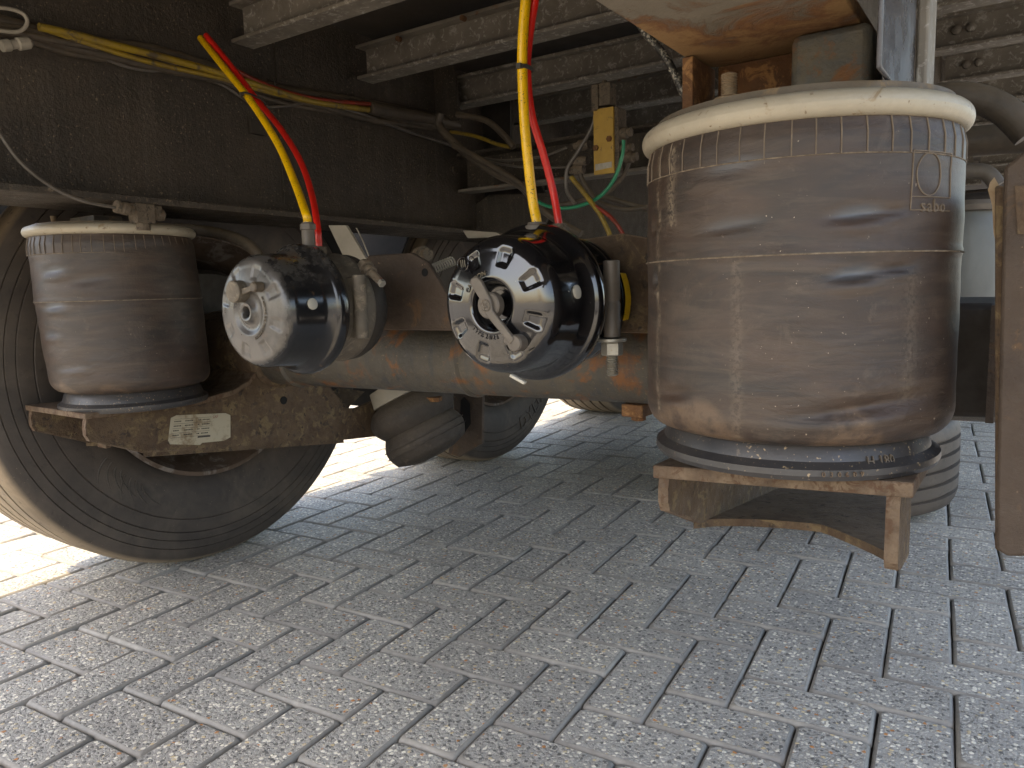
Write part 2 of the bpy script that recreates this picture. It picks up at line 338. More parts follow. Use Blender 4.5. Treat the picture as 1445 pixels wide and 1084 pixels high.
def paver_mat(name, chips=True):
    n = N(name); co = n.co('World'); gi = n.n('NewGeometry'); oi = n.n('ObjectInfo')
    rr = n.math('FRACT', n.math('ADD', gi.outputs['Random Per Island'], oi.outputs['Random']))
    base = n.mix(n.ramp(n.noise(co, 60, 6, .7), .3, .7), (.285, .277, .262), (.40, .39, .368))
    h = n.noise(co, 180, 6, .75)
    if chips:
        dco = n.n('VectorMath', operation='ADD'); n.l(co, dco.inputs[0])
        dn = n.n('TexNoise'); dn.inputs['Scale'].default_value = 160; n.l(co, dn.inputs[0])
        sc_ = n.n('VectorMath', operation='SCALE'); sc_.inputs[3].default_value = .005; n.l(dn.outputs[1], sc_.inputs[0]); n.l(sc_.outputs[0], dco.inputs[1])
        v = n.n('TexVoronoi'); v.inputs['Scale'].default_value = 155; n.l(dco.outputs[0], v.inputs[0])
        sep = n.n('SeparateColor'); n.l(v.outputs['Color'], sep.inputs[0])
        core = n.ramp(v.outputs['Distance'], .60, .42)
        def chip(sock, a, b, c, col):
            f = n.math('MULTIPLY', n.math('MULTIPLY', n.ramp(sock, a-.001, a), n.ramp(sock, b, b-.001)), core)
            return n.mix(n.math('MULTIPLY', f, c), col, CH)
        for a, b, c, CH in ((.0, .20, .9, (.12, .117, .112)), (.52, .70, .9, (.50, .48, .435)), (.70, .83, 1, (.80, .765, .67)), (.83, .88, 1, (.60, .49, .31)), (.88, .893, 1, (.50, .22, .07)), (.90, 1.0, .9, (.30, .285, .26))):
            base = chip(sep.outputs[0], a, b, c, base)
        v2 = n.n('TexVoronoi'); v2.inputs['Scale'].default_value = 480; n.l(co, v2.inputs[0]); s2 = n.n('SeparateColor'); n.l(v2.outputs['Color'], s2.inputs[0])
        base = n.mix(n.math('MULTIPLY', n.ramp(s2.outputs[1], .72, .74), n.ramp(v2.outputs['Distance'], .5, .3)), base, (.60, .575, .51))
        h = n.math('ADD', n.math('MULTIPLY', core, n.ramp(sep.outputs[2], 0, 1, .2, 1)), n.math('MULTIPLY', h, .8))
    tone = n.mix(rr, (.93, .915, .89), (1.10, 1.08, 1.04)); base = n.mix(1, base, tone, 'MULTIPLY')
    st = n.ramp(n.noise(co, 2.2, 5, .6), .35, .65, .86, 1.08)
    cc = n.n('CombineColor'); [n.l(st, cc.inputs[i]) for i in range(3)]
    base = n.mix(1, base, cc.outputs[0], 'MULTIPLY')
    if not chips: base = n.mix(1, base, (.72, .71, .69), 'MULTIPLY')
    n.l(base, n.b.inputs['Base Color']); n.l(n.ramp(n.noise(co, 150, 4, .6), .3, .7, .42, .75), n.b.inputs['Roughness'])
    n.l(n.bump(h, .8 if chips else .35, .0022 if chips else .001), n.b.inputs['Normal'])
    return n.m
M['paver'] = paver_mat('exposed aggregate paver face')
M['paver_edge'] = paver_mat('smooth paver edge', False)
M['sand'] = grimy('joint sand', (.030, .027, .024), (.055, .048, .040), 60, (.10, .085, .07), .62, 200, (.9, 1), 0, 1, .004, 300)
def ground_mat():
    n = N('far paving'); co = n.co('World')
    c = n.mix(n.ramp(n.noise(co, 90, 4, .7), .35, .65), (.17, .165, .155), (.27, .26, .245))
    bt = n.n('TexBrick'); bt.inputs['Scale'].default_value = 1; bt.inputs['Brick Width'].default_value = .21; bt.inputs['Row Height'].default_value = .105
    bt.inputs['Mortar Size'].default_value = .003; bt.inputs['Color1'].default_value = (1, 1, 1, 1); bt.inputs['Color2'].default_value = (.85, .85, .85, 1); bt.inputs['Mortar'].default_value = (.3, .3, .3, 1)
    n.l(co, bt.inputs[0]); n.l(n.mix(1, c, bt.outputs[0], 'MULTIPLY'), n.b.inputs['Base Color']); n.b.inputs['Roughness'].default_value = .8
    return n.m
M['ground'] = ground_mat()

# ------------------------------------------------------------------ pavement
GROUND = mesh_obj('ground', [(-900, -900, -.03), (900, -900, -.03), (900, 900, -.03), (-900, 900, -.03)], [(0, 1, 2, 3)], M['ground'], smooth=0)
tag(GROUND, 'flat grey paved yard reaching far beyond the trailer', kind='structure')
pv = mesh_obj('pavement', [(-5.2, -2.6, -.012), (2.6, -2.6, -.012), (2.6, 7.6, -.012), (-5.2, 7.6, -.012)], [(0, 1, 2, 3)], M['sand'], smooth=0)
tag(pv, 'herringbone block paving of grey concrete pavers with flecked tops under the trailer', kind='structure')
PA = R(4.734); PC = (1.5542, -11.7767); U = .105
def pav2w(u, v):
    x = (u-PC[0])*U; y = (v-PC[1])*U; return (x*math.cos(PA)-y*math.sin(PA), x*math.sin(PA)+y*math.cos(PA))
def paver_geo(seed):
    rg = random.Random(seed); L, W = .1042, .0517           # half sizes
    def ring(ins, z, jit, cut):
        pts = []
        for (a, b) in ((1, -1), (1, 1), (-1, 1), (-1, -1)):
            x, y = a*(L-ins), b*(W-ins); c = cut
            q = [(x-a*c, y), (x, y-b*c)]
            if a*b < 0: q = q      # keep the walk counter-clockwise
            else: q = q[::-1]
            pts += [(px_+rg.uniform(-jit, jit), py_+rg.uniform(-jit, jit), z+rg.uniform(-jit, jit)*.5) for px_, py_ in q]
        # midpoints on the long sides so that edges waver
        out = []
        for i, p in enumerate(pts):
            out.append(p); q = pts[(i+1) % 8]
            if i % 2 == 1: out.append(((p[0]+q[0])/2+rg.uniform(-jit, jit), (p[1]+q[1])/2+rg.uniform(-jit, jit), (p[2]+q[2])/2+rg.uniform(-jit, jit)*.5))
        return out
    rings = [ring(0, -.03, .0002, .003), ring(.0002, -.0075, .0007, .004), ring(.0020, -.0026, .0007, .0055), ring(.0060, 0, .0007, .008)]
    n = 12; vs = [p for r_ in rings for p in r_]; fs = []; mi = []
    for k in range(3):
        for i in range(n): fs.append((k*n+i, k*n+(i+1) % n, (k+1)*n+(i+1) % n, (k+1)*n+i)); mi.append(1)
    fs.append(tuple(range(3*n, 4*n))); mi.append(0)
    return vs, fs, mi
PV = []
for s_ in range(7):
    vs, fs, mi = paver_geo(s_); me = bpy.data.meshes.new('paver'); me.from_pydata(vs, [], fs)
    me.materials.append(M['paver']); me.materials.append(M['paver_edge']); me.polygons.foreach_set('material_index', mi)
    me.polygons.foreach_set('use_smooth', [True]*(len(fs)-1)+[False]); PV.append((me, vs, fs, mi))
cells = []
for a in range(-90, 91):
    for b in range(-60, 61):
        i, j = a-2*b, a+2*b
        for (cu, cv, vert) in ((i+1, j+.5, 0), (i-.5, j+1, 1)):
            x, y = pav2w(cu, cv)
            if -5.1 < x < 2.5 and -1.4 < y < 7.5: cells.append((x, y, vert))
def in_view(x, y):
    d = Vector((x, y, 0))-CAM; z = d.dot(CF)
    if z < .2: return False
    px_ = 722.5+FPX*d.dot(CR)/z; py_ = 542-FPX*d.dot(CU)/z
    hidden = (px_ < 470 and py_ < 640) or py_ < 560
    return -90 < px_ < 1535 and py_ < 1160 and not hidden
cells.sort(key=lambda c: (not in_view(c[0], c[1]), math.hypot(c[0], c[1])))
sv, sf, sm = [], [], []
for k, (x, y, vert) in enumerate(cells):
    me, vs, fs, mi = PV[rnd.randrange(7)]; rz = PA+(math.pi/2 if vert else 0)+rnd.choice((0, math.pi))+rnd.gauss(0, .0035)
    z = rnd.gauss(0, .0009); tx, ty = rnd.gauss(0, .004), rnd.gauss(0, .006)
    if k < 298:
        o = bpy.data.objects.new('paver', me); COL.objects.link(o); o.parent = pv; o.location = (x, y, z); o.rotation_euler = (ty, tx, rz)
    else:
        n0 = len(sv); c, s_ = math.cos(rz), math.sin(rz)
        sv += [(x+c*p[0]-s_*p[1], y+s_*p[0]+c*p[1], z+p[2]+p[0]*tx+p[1]*ty) for p in vs]
        sf += [tuple(i+n0 for i in f) for f in fs]; sm += mi
st = mesh_obj('pavers', sv, sf, None, pv, smooth=0, mats=[M['paver'], M['paver_edge']], midx=sm); st['kind'] = 'stuff'
st['label'] = 'farther grey pavers of the same herringbone'

# ------------------------------------------------------------------ chassis
LWX = -1.43          # web of the left rail
t = thing('chassis_rail', 'long black steel chassis rail with dusty pitted web above the two leftmost air springs', 'chassis rail', (LWX, 0, .84), 'chassis rails')
G().bb((LWX-.012, -.4, .856), (LWX, 6.5, 1.322)).build('web', M['rail'], t)
# the flange follows the picture: bottom face a little lower further along
fa, fb = .848, .832
def sl(y): return fa+(fb-fa)*(y-.5)/1.3
G().prism([(LWX-.12, -.4, sl(-.4)), (LWX+.085, -.4, sl(-.4)), (LWX+.085, 3.4, sl(3.4)), (LWX-.12, 3.4, sl(3.4))], (0, 0, .013)).build('flange', M['rail'], t, bevel=.002)
G().bb((LWX, 1.16, .87), (LWX+.004, 1.166, 1.28)).build('weld_seam', M['rail'], t)
for q in ((607, 250), (640, 240)):
    p = atX(*q, LWX+.001); G().lathe(p, (1, 0, 0), [(0, .018), (.003, .018), (.003, .012), (.009, .011)], 20).build('bolt_head', M['rail'], t)
# right rail
t = thing('chassis_rail', 'short view of dusty steel chassis rail with rust streaks right above the largest air spring', 'chassis rail', (-.23, .5, .91), 'chassis rails')
G().prism([(-.318, -.3, .915), (-.142, -.3, .915), (-.142, .93, .915), (-.318, .86, .915)], (0, 0, .014)).build('flange', M['flange'], t, bevel=.002)
G().bb((-.236, -.3, .93), (-.224, 3.4, 1.30)).build('web', M['rail'], t)
G().bb((-.30, .862, .8483), (-.14, .872, .914)).build('spacer_plate', M['rust'], t, bevel=.001)
p0 = atY(1115, 60, .80); p1 = atY(1228, 120, .80)
G().bb((p0.x, .80, .8483), (p1.x, .875, .9135)).build('spacer_block', M['bluesteel'], t, bevel=.008)
G().bb((-.318, .80, .8483), (-.306, .87, .9135)).build('spacer_edge', M['rust'], t, bevel=.001)
t = thing('chassis_bracket', 'worn bluish upright bracket plate beside the rusty rail flange', 'bracket', (-.1, .8, .85))
G().bb((-.1145, .72, .8483), (-.110, .93, 1.31)).build('plate', M['blueweb'], t, bevel=.002)
G().bb((-.1095, .93, .8483), (-.098, 1.0, 1.31)).build('plate', M['beam'], t, bevel=.003)
G().bb((-.118, 1.02, .84), (-.108, 1.06, 1.31)).build('plate', M['beam'], t, bevel=.003)

sk = thing('added_skirt', 'added dark skirt blocking skylight along the left edge of the deck beyond the largest wheel', 'light blocker', (-2.07, 4, 1.1))  # added panel keeping skylight off the parts behind the wheels
G().bb((-2.085, 1.75, .98), (-2.06, 8.4, 1.322)).build('panel', M['guard'], sk)
DECK = G().bb((-2.10, -.62, 1.325), (.62, 8.5, 1.40)); dk = DECK.build('deck', M['deck'], None)
tag(dk, 'dark underside of the trailer deck above the crossbeams', 'trailer deck')
beam_y = [1.06, 1.42, 1.79, 2.12, 2.47, 2.82, 3.2, 3.6, 4.0, 4.4, 4.8, 5.2]
ordn = ['', '', '', '', '', 'sixth', 'seventh', 'eighth', 'ninth', 'tenth', 'eleventh', 'twelfth']
wh = ['first crossbeam, nearest the top left corner of the picture', 'second crossbeam with rusty upper edge behind the hose pair', 'third crossbeam passing behind the yellow and red hose pair', 'fourth crossbeam right above the yellow valve plate', 'fifth crossbeam behind the valve']
def ibeam(y, x0, x1, zb, mat, t):
    h, wd = .082, .056
    G().bb((x0, y-.003, zb+.008), (x1, y+.003, zb+h-.008)).build('web', M['beam'], t)
    G().bb((x0-.012, y-wd/2, zb), (x1, y+wd/2, zb+.008)).build('lower_flange', M['beam'], t, bevel=.0015)
    G().bb((x0-.012, y-wd/2, zb+h-.008), (x1, y+wd/2, zb+h)).build('upper_flange', mat, t, bevel=.0015)
for i, y in enumerate(beam_y):
    nm = wh[i] if i < 5 else None
    lab = 'weathered steel '+nm if nm else 'weathered steel crossbeam, %s counted from the nearest, far under the deck' % ordn[i]
    t = thing('crossbeam', lab, 'crossbeam', (-.8, y, 1.2), 'crossbeams under the deck')
    ibeam(y, -1.395, -.245, 1.2, M['beam_rust'] if i in (1, 3) else M['beam'], t)
    if i >= 2:
        t = thing('outrigger_beam', ['dusty outrigger beam nearest the upright bracket at the top right', 'dusty outrigger beam with two bolt heads, second from the top right', 'dusty outrigger beam with faint bolts, third from the top right', 'dusty outrigger beam just above the thick black hose'][i-2] if i < 6 else 'dusty outrigger beam, %s counted along the right side of the deck' % ordn[i-1], 'outrigger beam', (.2, y, 1.2), 'outrigger beams right of the rail')
        ibeam(y, -.215, .60, 1.2, M['beam'], t)
        if i < 6:
            for bx in (-.165, -.135): G().lathe((bx, y-.003, 1.245), (0, -1, 0), [(0, .011), (.008, .010), (.011, .005)], 16).build('bolt', M['beam'], t)
for q, y in (((656, 27), 1.388), ((565, 56), 1.388)):
    p = atY(*q, y); tag(G().lathe(p, (0, -1, 0), [(0, .006), (.012, .006), (.014, .003)], 12).build('hook_bolt', M['rust']), 'small rusty bolt stub on the upper edge of the second crossbeam, %s' % ('beside the yellow hose' if q[0] > 600 else 'near its free end'), 'bolt', 'bolt stubs on the crossbeam')

# cross member with plates between the rails
t = thing('cross_member', 'dark channel cross member running from rail to rail below the crossbeams', 'cross member', (-.8, 2.0, .95))
a, b = atY(640, 262, 1.85), atY(905, 205, 1.85)
G().bb((LWX+.01, 1.85, .97), (-.24, 1.858, 1.065)).build('web', M['rail'], t)
G().bb((LWX+.01, 1.80, .961), (-.24, 1.858, .969)).build('lower_flange', M['beam_rust'], t)
G().bb((LWX+.01, 1.80, 1.066), (-.24, 1.858, 1.074)).build('upper_flange', M['rail'], t)
t = thing('gusset_plate', 'dark gusset plates welded in the corner where cross member meets the left rail', 'gusset plate', (-1.2, 1.9, .85))
G().prism([atY(650, 330, 1.9), atY(650, 305, 1.9), atY(690, 275, 1.9), atY(790, 272, 1.9), atY(762, 330, 1.9)], (0, .01, 0)).build('plate', M['rail'], t)
G().prism([atY(560, 330, 1.95), atY(560, 90, 1.95), atY(720, 120, 1.95), atY(720, 235, 1.95), atY(765, 265, 1.95), atY(790, 330, 1.95)], (0, .012, 0)).build('plate', M['black'], t)
t = thing('diagonal_plate', 'thin upright dark plate hanging between crossbeams and rail', 'plate', (-1.3, 1.75, 1.05))
G().prism([atY(576, 95, 1.72), atY(640, 92, 1.72), atY(648, 170, 1.72), atY(600, 170, 1.72)], (0, .01, 0)).build('plate', M['rail'], t)

# added dark box crossing further along, shuts out the bright view under the deck
t = thing('backdrop_box', 'added dark backdrop box under the deck beyond the third wheel', 'added backdrop', (-.8, 5.5, .9))
G().bb((-2.0, 5.4, .38), (.30, 6.0, 1.19)).build('body', M['black'], t, bevel=.01)
for x in (-1.5, -.9, -.3): G().bb((x-.22, 5.385, .5), (x+.22, 5.398, 1.05)).build('backdrop_panel', M['rail'], t, bevel=.004)

# ------------------------------------------------------------------ wheels
def tyre_profile(Rw, W):
    # (axial from the inner side, radius) closed loop; grooves in the sidewall and tread
    p = [(.030, Rw*.555), (.012, Rw*.60), (.004, Rw*.66), (.0, Rw*.74), (.001, Rw*.772), (.0035, Rw*.775), (.0015, Rw*.779), (.002, Rw*.81), (.0035, Rw*.835), (.0065, Rw*.838), (.004, Rw*.841),
         (.006, Rw*.875), (.0095, Rw*.877), (.007, Rw*.880), (.010, Rw*.915), (.0135, Rw*.917), (.011, Rw*.920), (.015, Rw*.948), (.019, Rw*.965), (.030, Rw*.982), (.040, Rw*.990)]
    n = 5
    for i in range(n):
        c = .040+(W-.08)*(i+.5)/n; rr = Rw*(1-.004*abs(i-2)/2)
        p += [(c-.006, rr), (c-.004, rr-.012), (c+.004, rr-.012), (c+.006, rr)]
    q = [(W-a, r) for a, r in p[:21]][::-1]
    return p+q
def wheel(x_in, y, z, Rw, label, W=.34, word=None, seg=112, group='wheels along the left side', axis=(-1, 0, 0)):
    t = thing('wheel', label, 'wheel', (x_in, y, z), group)
    ax = Vector(axis); o = Vector((x_in, y, z)); prof = tyre_profile(Rw, W)
    fn = None
    def disp(a, tt, r):
        b = 0
        if tt > .02 and tt < W-.02: return (0, 0)
        # raised fan marks on the sidewall
        return (0, 0)
    g = G().lathe(o, ax, prof, seg, disp, close=False)
    ty = g.build('tyre', M['tyre'], t, smooth=28)
    at = ty.data.attributes.new('tread', 'FLOAT', 'POINT'); vals = []
    for i, (tt, r) in enumerate(prof): vals += [1.0 if .028 < tt < W-.028 and r > Rw*.975 else 0.0]*seg
    at.data.foreach_set('value', vals)
    # rim: barrel seen from the inside
    r0 = Rw*.555
    rim = G().lathe(o, ax, [(.010, r0*1.035), (.008, r0*1.0), (.022, r0*.975), (.05, r0*.93), (.07, r0*.87), (.20, r0*.85), (.23, r0*.80), (.245, r0*.45), (.25, r0*.30)], 64, close=False)
    rm = rim.build('rim', M['rim'], t)
    G().lathe(o, ax, [(-.005, r0*.70), (.02, r0*.74), (.16, r0*.74), (.2, r0*.5), (.25, r0*.3)], 48).build('brake_drum', M['black'], t)
    # fan marks: thin raised curved ribs
    marks = G()
    for base in (R(196+20), R(226)):
        for k in range(4):
            a0 = base+k*R(2.6)
            pts = []
            for s_ in range(6):
                u_ = s_/5; rr = Rw*(.66+.10*u_*(1-.12*k)); aa = a0+R(10)*u_*u_*(.4+.2*k)
                yy, zz = math.cos(aa), math.sin(aa); pts.append(o+Vector((-ax.x*0+ax.x*.0012, 0, 0))+Vector((0, yy*rr, zz*rr)))
            marks.tube(pts, .0017, 5, 2)
    if axis == (-1, 0, 0): marks.build('sidewall_marks', M['bag_rib'], t)
    if word:
        vs, fs = text_geo(word, .075, .0012, space=1.15); nv = []
        for v in vs:
            aa = R(-48)-(-v.x)/(Rw*.80); rr = Rw*.80-v.y*1.0
            nv.append(o+Vector((.0015-v.z, 0, 0))*1+Vector((0, math.cos(aa)*rr, math.sin(aa)*rr)))
        mesh_obj('sidewall_lettering', nv, fs, M['tyre'], t)
    return t
W1 = (-1.676, 1.108, .523)
wheel(*W1, .526, 'largest and nearest wheel, inner side of dusty tyre behind the small air spring', word=None)
wheel(-1.665, 2.34, .515, .515, 'second wheel, dark tyre seen below the axle beam between hanger plate and daylight', word='DYNAMO', seg=96)
wheel(-1.67, 3.58, .515, .515, 'third wheel, only its dusty tread showing low beyond the big air spring', seg=96)
# spare wheel lying flat beyond the big spring
t = wheel(-.545, 2.42, .02, .415, 'spare tyre lying flat on the paving beyond the big air spring', W=.27, group='spare', axis=(0, 0, 1)); del t['group']
for c_ in t.children:
    if 'tread' in c_.data.attributes: c_.data.attributes['tread'].data.foreach_set('value', [0.08]*len(c_.data.vertices))

for i, (yy, zz, lab) in enumerate(((1.108, .525, 'black mudguard arched over the largest wheel'), (2.34, .515, 'black mudguard arched over the second wheel'), (3.58, .515, 'black mudguard arched over the third wheel'))):
    t = thing('mudguard', lab, 'mudguard', (-1.86, yy, zz+.57), 'mudguards'); g = G(); n_ = 28
    A = [(yy+.572*math.cos(a), zz+.572*math.sin(a)) for a in [R(-6)+R(192)*k/n_ for k in range(n_+1)]]
    A = [(yy+.585, zz-.22)]+A+[(yy-.585, zz+.02)]  # end flaps added to close the bright gaps between the wheels
    B = [(yy+(p-yy)*1.012, zz+(q-zz)*1.012) for p, q in A]
    m_ = len(A); vs = [(x, p, q) for x in (-1.69, -2.03) for p, q in A+B]; fs = []
    for k in range(m_-1):
        fs += [(k, k+1, m_*2+k+1, m_*2+k), (m_+k, m_*3+k, m_*3+k+1, m_+k+1), (k, m_+k, m_+k+1, k+1), (m_*2+k, m_*2+k+1, m_*3+k+1, m_*3+k)]
    fs += [(0, m_*2, m_*3, m_), (m_-1, 2*m_-1, 4*m_-1, 3*m_-1)]
    g.add(vs, fs); g.build('shell', M['guard'], t)
    G().bb((-1.70, yy-.03, zz+.50), (-1.42, yy+.01, zz+.53)).build('stay', M['black'], t)

# ------------------------------------------------------------------ axle beams
def axle(y, z, x0, x1, label, r=.072, main=True):
    t = thing('axle_beam', label, 'axle', ((x0+x1)/2, y, z), 'axles')
    def sq(a, tt, rr):
        return (0, 0)
    tilt = .016
    d = Vector((x1-x0, 0, tilt*(x1-x0))).normalized(); L = (x1-x0)
    G().lathe((x0, y, z-tilt*(x1-x0)/2), d, [(0, r*.9), (.01, r), (L-.01, r), (L, r*.9)], 56).build('tube', M['axle'], t)
    for xx in ((-1.425, -1.20), (-.33, -.09)):
        pass
    if main:
        for q in ((-.86, -.84), (-1.355, -1.335)):
            zz = z+tilt*((q[0]+q[1])/2-(x0+x1)/2)
            G().lathe((q[0], y, zz), (1, 0, 0), [(0, r*.99), (.004, r+.004), (.014, r+.005), (.02, r*.99)], 56).build('weld_bead', M['axle'], t)
        bx = atY(898, 577, y)
        G().bb((bx.x-.018, y-.02, z-r-.017), (bx.x+.02, y+.02, z-r+.004)).build('lug', M['rust'], t, bevel=.002)
        G().hexa((bx.x+.004, y, z-r-.017), (0, 0, -1), .012, .008).build('lug_bolt', M['rust'], t)
    return t
axle(1.12, .546, -1.70, .10, 'rust spotted grey axle tube crossing behind both brake chambers')
axle(2.36, .53, -1.66, .10, 'second axle tube, dark, further under the trailer', main=False)
axle(3.60, .53, -1.66, .10, 'third axle tube far under the trailer', main=False)

# ------------------------------------------------------------------ trailing arms
ARM = [(.674, .452), (.671, .437), (.671, .422), (.676, .411), (.775, .369), (.906, .351), (1.291, .298), (1.431, .284), (1.593, .372),
       (1.491, .397), (1.40, .380), (1.35, .372), (1.315, .376), (1.264, .437), (1.185, .482), (1.12, .500), (1.06, .512), (1.045, .490), (1.025, .472), (.985, .456), (.90, .449)]
def trailing_arm(xc, dy, dz, label, near, full=True, hw=.115, tilt=0):
    t = thing('trailing_arm', label, 'trailing arm', (xc, 1.1+dy, .40+dz), 'trailing arms')
    P0 = [(y+dy, z+dz) for y, z in ARM]
    for s_ in (1, -1):
        x = xc+s_*hw-(.005 if tilt and s_ > 0 else 0); P = [(y, z+tilt*s_*hw) for y, z in P0]
        if tilt and s_ > 0: P = [(.674+dy, P[0][1]), (.671+dy, P[1][1]), (.671+dy, P[4][1]+.014), (.677+dy, P[4][1]+.006), (.70+dy, P[4][1]), (.76+dy, P[4][1]-.004), (.76+dy, P[0][1]-.001)]
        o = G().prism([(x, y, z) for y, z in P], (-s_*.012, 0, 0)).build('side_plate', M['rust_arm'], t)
        # pale cut edge round the free end
        e = [(x-s_*.006, y, z) for y, z in P[0:6]]
        eg = G()
        for a, b in zip(e[:-1], e[1:]):
            a, b = Vector(a), Vector(b); mid = (a+b)/2; dd = (b-a); L_ = dd.length; dd.normalize(); nn = dd.cross(Vector((1, 0, 0))).normalized()
            eg.box(mid-nn*.0, (.0125 if not tilt else .0122, .003, L_+.002), axes=(Vector((1, 0, 0)), nn, dd))
        eg.build('plate_edge', M['rust_edge'], t, smooth=30)
    # seat plate, follows the top of the arm and curls up towards the axle
    top = [(.668, .4525), (.90, .4465), (.985, .4565), (1.025, .4725), (1.045, .4905)]
    g = G(); th = .015 if tilt else .011; sh_ = .004 if tilt else 0; A = [(y+dy, z+dz-sh_) for y, z in top]
    if tilt: A = A[:2]
    poly = [(xc-hw-.006, y, z-tilt*(hw+.006)) for y, z in A]+[(xc-hw-.006, y, z+th-tilt*(hw+.006)) for y, z in A[::-1]]
    g.prism(poly, (2*hw+.012, 0, tilt*(2*hw+.012))).build('seat_plate', M['rust_edge'], t, smooth=30, bevel=.0015)
    # bottom plate with a scooped near edge
    vs = []; fs = []; n = 14
    for i in range(n+1):
        u_ = i/n; x = xc-hw+.002+(2*hw-.004)*u_; yb = .775+dy+.075*(1-(2*u_-1)**2)**.6
        zb = lambda yy: .369+dz-.055*(yy-.775-dy)*1.45+.001
        y2 = 1.30+dy
        zz = .369-.14*(yb-.775-dy)+dz+tilt*(x-xc); z2 = .299+dz+tilt*(x-xc)
        if tilt: x = xc-hw+.002+(2*hw-.012)*u_; y2 = 1.36+dy; z2 = .30+dz+tilt*(x-xc)
        xf = x if not tilt else xc-hw+.002+(1.1*hw)*u_
        if tilt and u_ > .6: yb -= .13*(u_-.6)**.8
        vs += [(x, yb, zz), (xf, y2, z2), (xf, y2, z2-.010), (x, yb, zz-.010)]
    for i in range(n):
        a = i*4; b = a+4; fs += [(a, b, b+1, a+1), (a+1, b+1, b+2, a+2), (a+2, b+2, b+3, a+3), (a+3, b+3, b, a)]
    fs += [(0, 1, 2, 3), (n*4+3, n*4+2, n*4+1, n*4)]
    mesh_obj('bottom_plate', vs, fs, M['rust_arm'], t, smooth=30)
    if full:
        # collar hugging the axle
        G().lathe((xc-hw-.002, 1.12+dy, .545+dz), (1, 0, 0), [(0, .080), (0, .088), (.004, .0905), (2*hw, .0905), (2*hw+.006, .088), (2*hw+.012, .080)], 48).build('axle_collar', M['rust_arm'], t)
        G().bb((xc-hw+.02, .790+dy, .356+dz), (xc-hw+.055, .80+dy, .366+dz)).build('tab', M['rust_edge'], t)
    return t
arm = trailing_arm(-1.54, 0, 0, 'rust mottled trailing arm with a worn data sticker carrying the small air spring', True)
xs = -1.425+.0012
h = atX(400, 565, xs); G().lathe(h, (1, 0, 0), [(0, .0095), (.0012, .0095)], 24).build('hole', M['hole'], arm)
# data sticker
vs = [atX(q[0], q[1], xs) for q in ((241, 590), (249, 586), (318, 583), (325, 586), (325, 617), (316, 622), (285, 625), (282, 628), (240, 627), (237, 622))]
n = N('worn data sticker'); co = n.co()
n.l(n.mix(n.ramp(n.noise(co, 30, 8, .7), .50, .66), (.33, .29, .21), (.15, .10, .05)), n.b.inputs['Base Color']); n.b.inputs['Roughness'].default_value = .55
G().prism(vs, (.0006, 0, 0)).build('data_sticker', n.m, arm)
ink = grimy('sticker ink', (.04, .035, .03), (.07, .06, .05), 20, None, rough=(.6, .8), bump=0)
rinkm = grimy('sticker red ink', (.35, .06, .04), (.3, .07, .05), 20, None, rough=(.6, .8), bump=0)
c0 = atX(243, 591, xs); ex = (atX(318, 586, xs)-c0)/75; ez = (atX(239, 622, xs)-c0)/31
g = G(); rg = random.Random(3)
for row in range(9):
    xx = 3.0-row*.3
    if row % 2 == 0:
        a = c0+ex*xx+ez*(1+row*3.3); b = c0+ex*(54)+ez*(1+row*3.3); g.prism([a, b, b+ez*.35, a+ez*.35], (.0009, 0, 0))
    else:
        for seg in ((3, 12), (18, 30), (36, 39), (42, 53)):
            u_ = seg[0]
            while u_ < seg[1]-1:
                w_ = rg.uniform(.8, 2.2); a = c0+ex*(u_)+ez*(.2+row*3.3); b = c0+ex*(u_+w_)+ez*(.2+row*3.3); g.prism([a, b, b+ez*1.6, a+ez*1.6], (.0009, 0, 0)); u_ += w_+.5
a = c0+ex*38+ez*28; b = c0+ex*56+ez*28; g.prism([a, b, b+ez*2.6, a+ez*2.6], (.0009, 0, 0))
g.build('printed_lines', ink, arm, smooth=0)
vt, ft = text_geo('SAF', .0085, .0003)
mesh_obj('printed_name', [c0+ex*60+ez*1.5+Vector((.0009, v.x, v.y)) for v in vt], ft, rinkm, arm, smooth=0)
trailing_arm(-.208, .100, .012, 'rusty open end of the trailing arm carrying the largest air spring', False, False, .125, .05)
trailing_arm(-1.54, 1.26, 0, 'trailing arm of the second axle, mostly hidden behind the axle tube', False, True)
# pale cut and pivot bracket in front of the left arm
t = thing('hanger_bracket', 'flat rusty hanger bracket plate with a slot, beside the ribbed lift bag', 'bracket', (-1.4, 1.95, .4))
yb = 1.72
pl_ = [atY(*q, yb) for q in ((640, 480), (682, 480), (680, 626), (648, 645), (632, 640), (640, 600))]
G().prism(pl_, (0, .012, 0)).build('plate', M['hanger'], t, bevel=.0015)
s0 = [atY(*q, yb-.0015) for q in ((655, 560), (663, 570), (664, 598), (656, 610), (649, 600), (650, 565))]
G().prism(s0, (0, .001, 0)).build('slot', M['hole'], t)
M['bag'] = grimy('black bag rubber', (.030, .024, .019), (.055, .043, .033), 14, (.085, .065, .048), .6, 40, (.6, .85), 0, .7, .003, 160, dust=(.10, .08, .06))
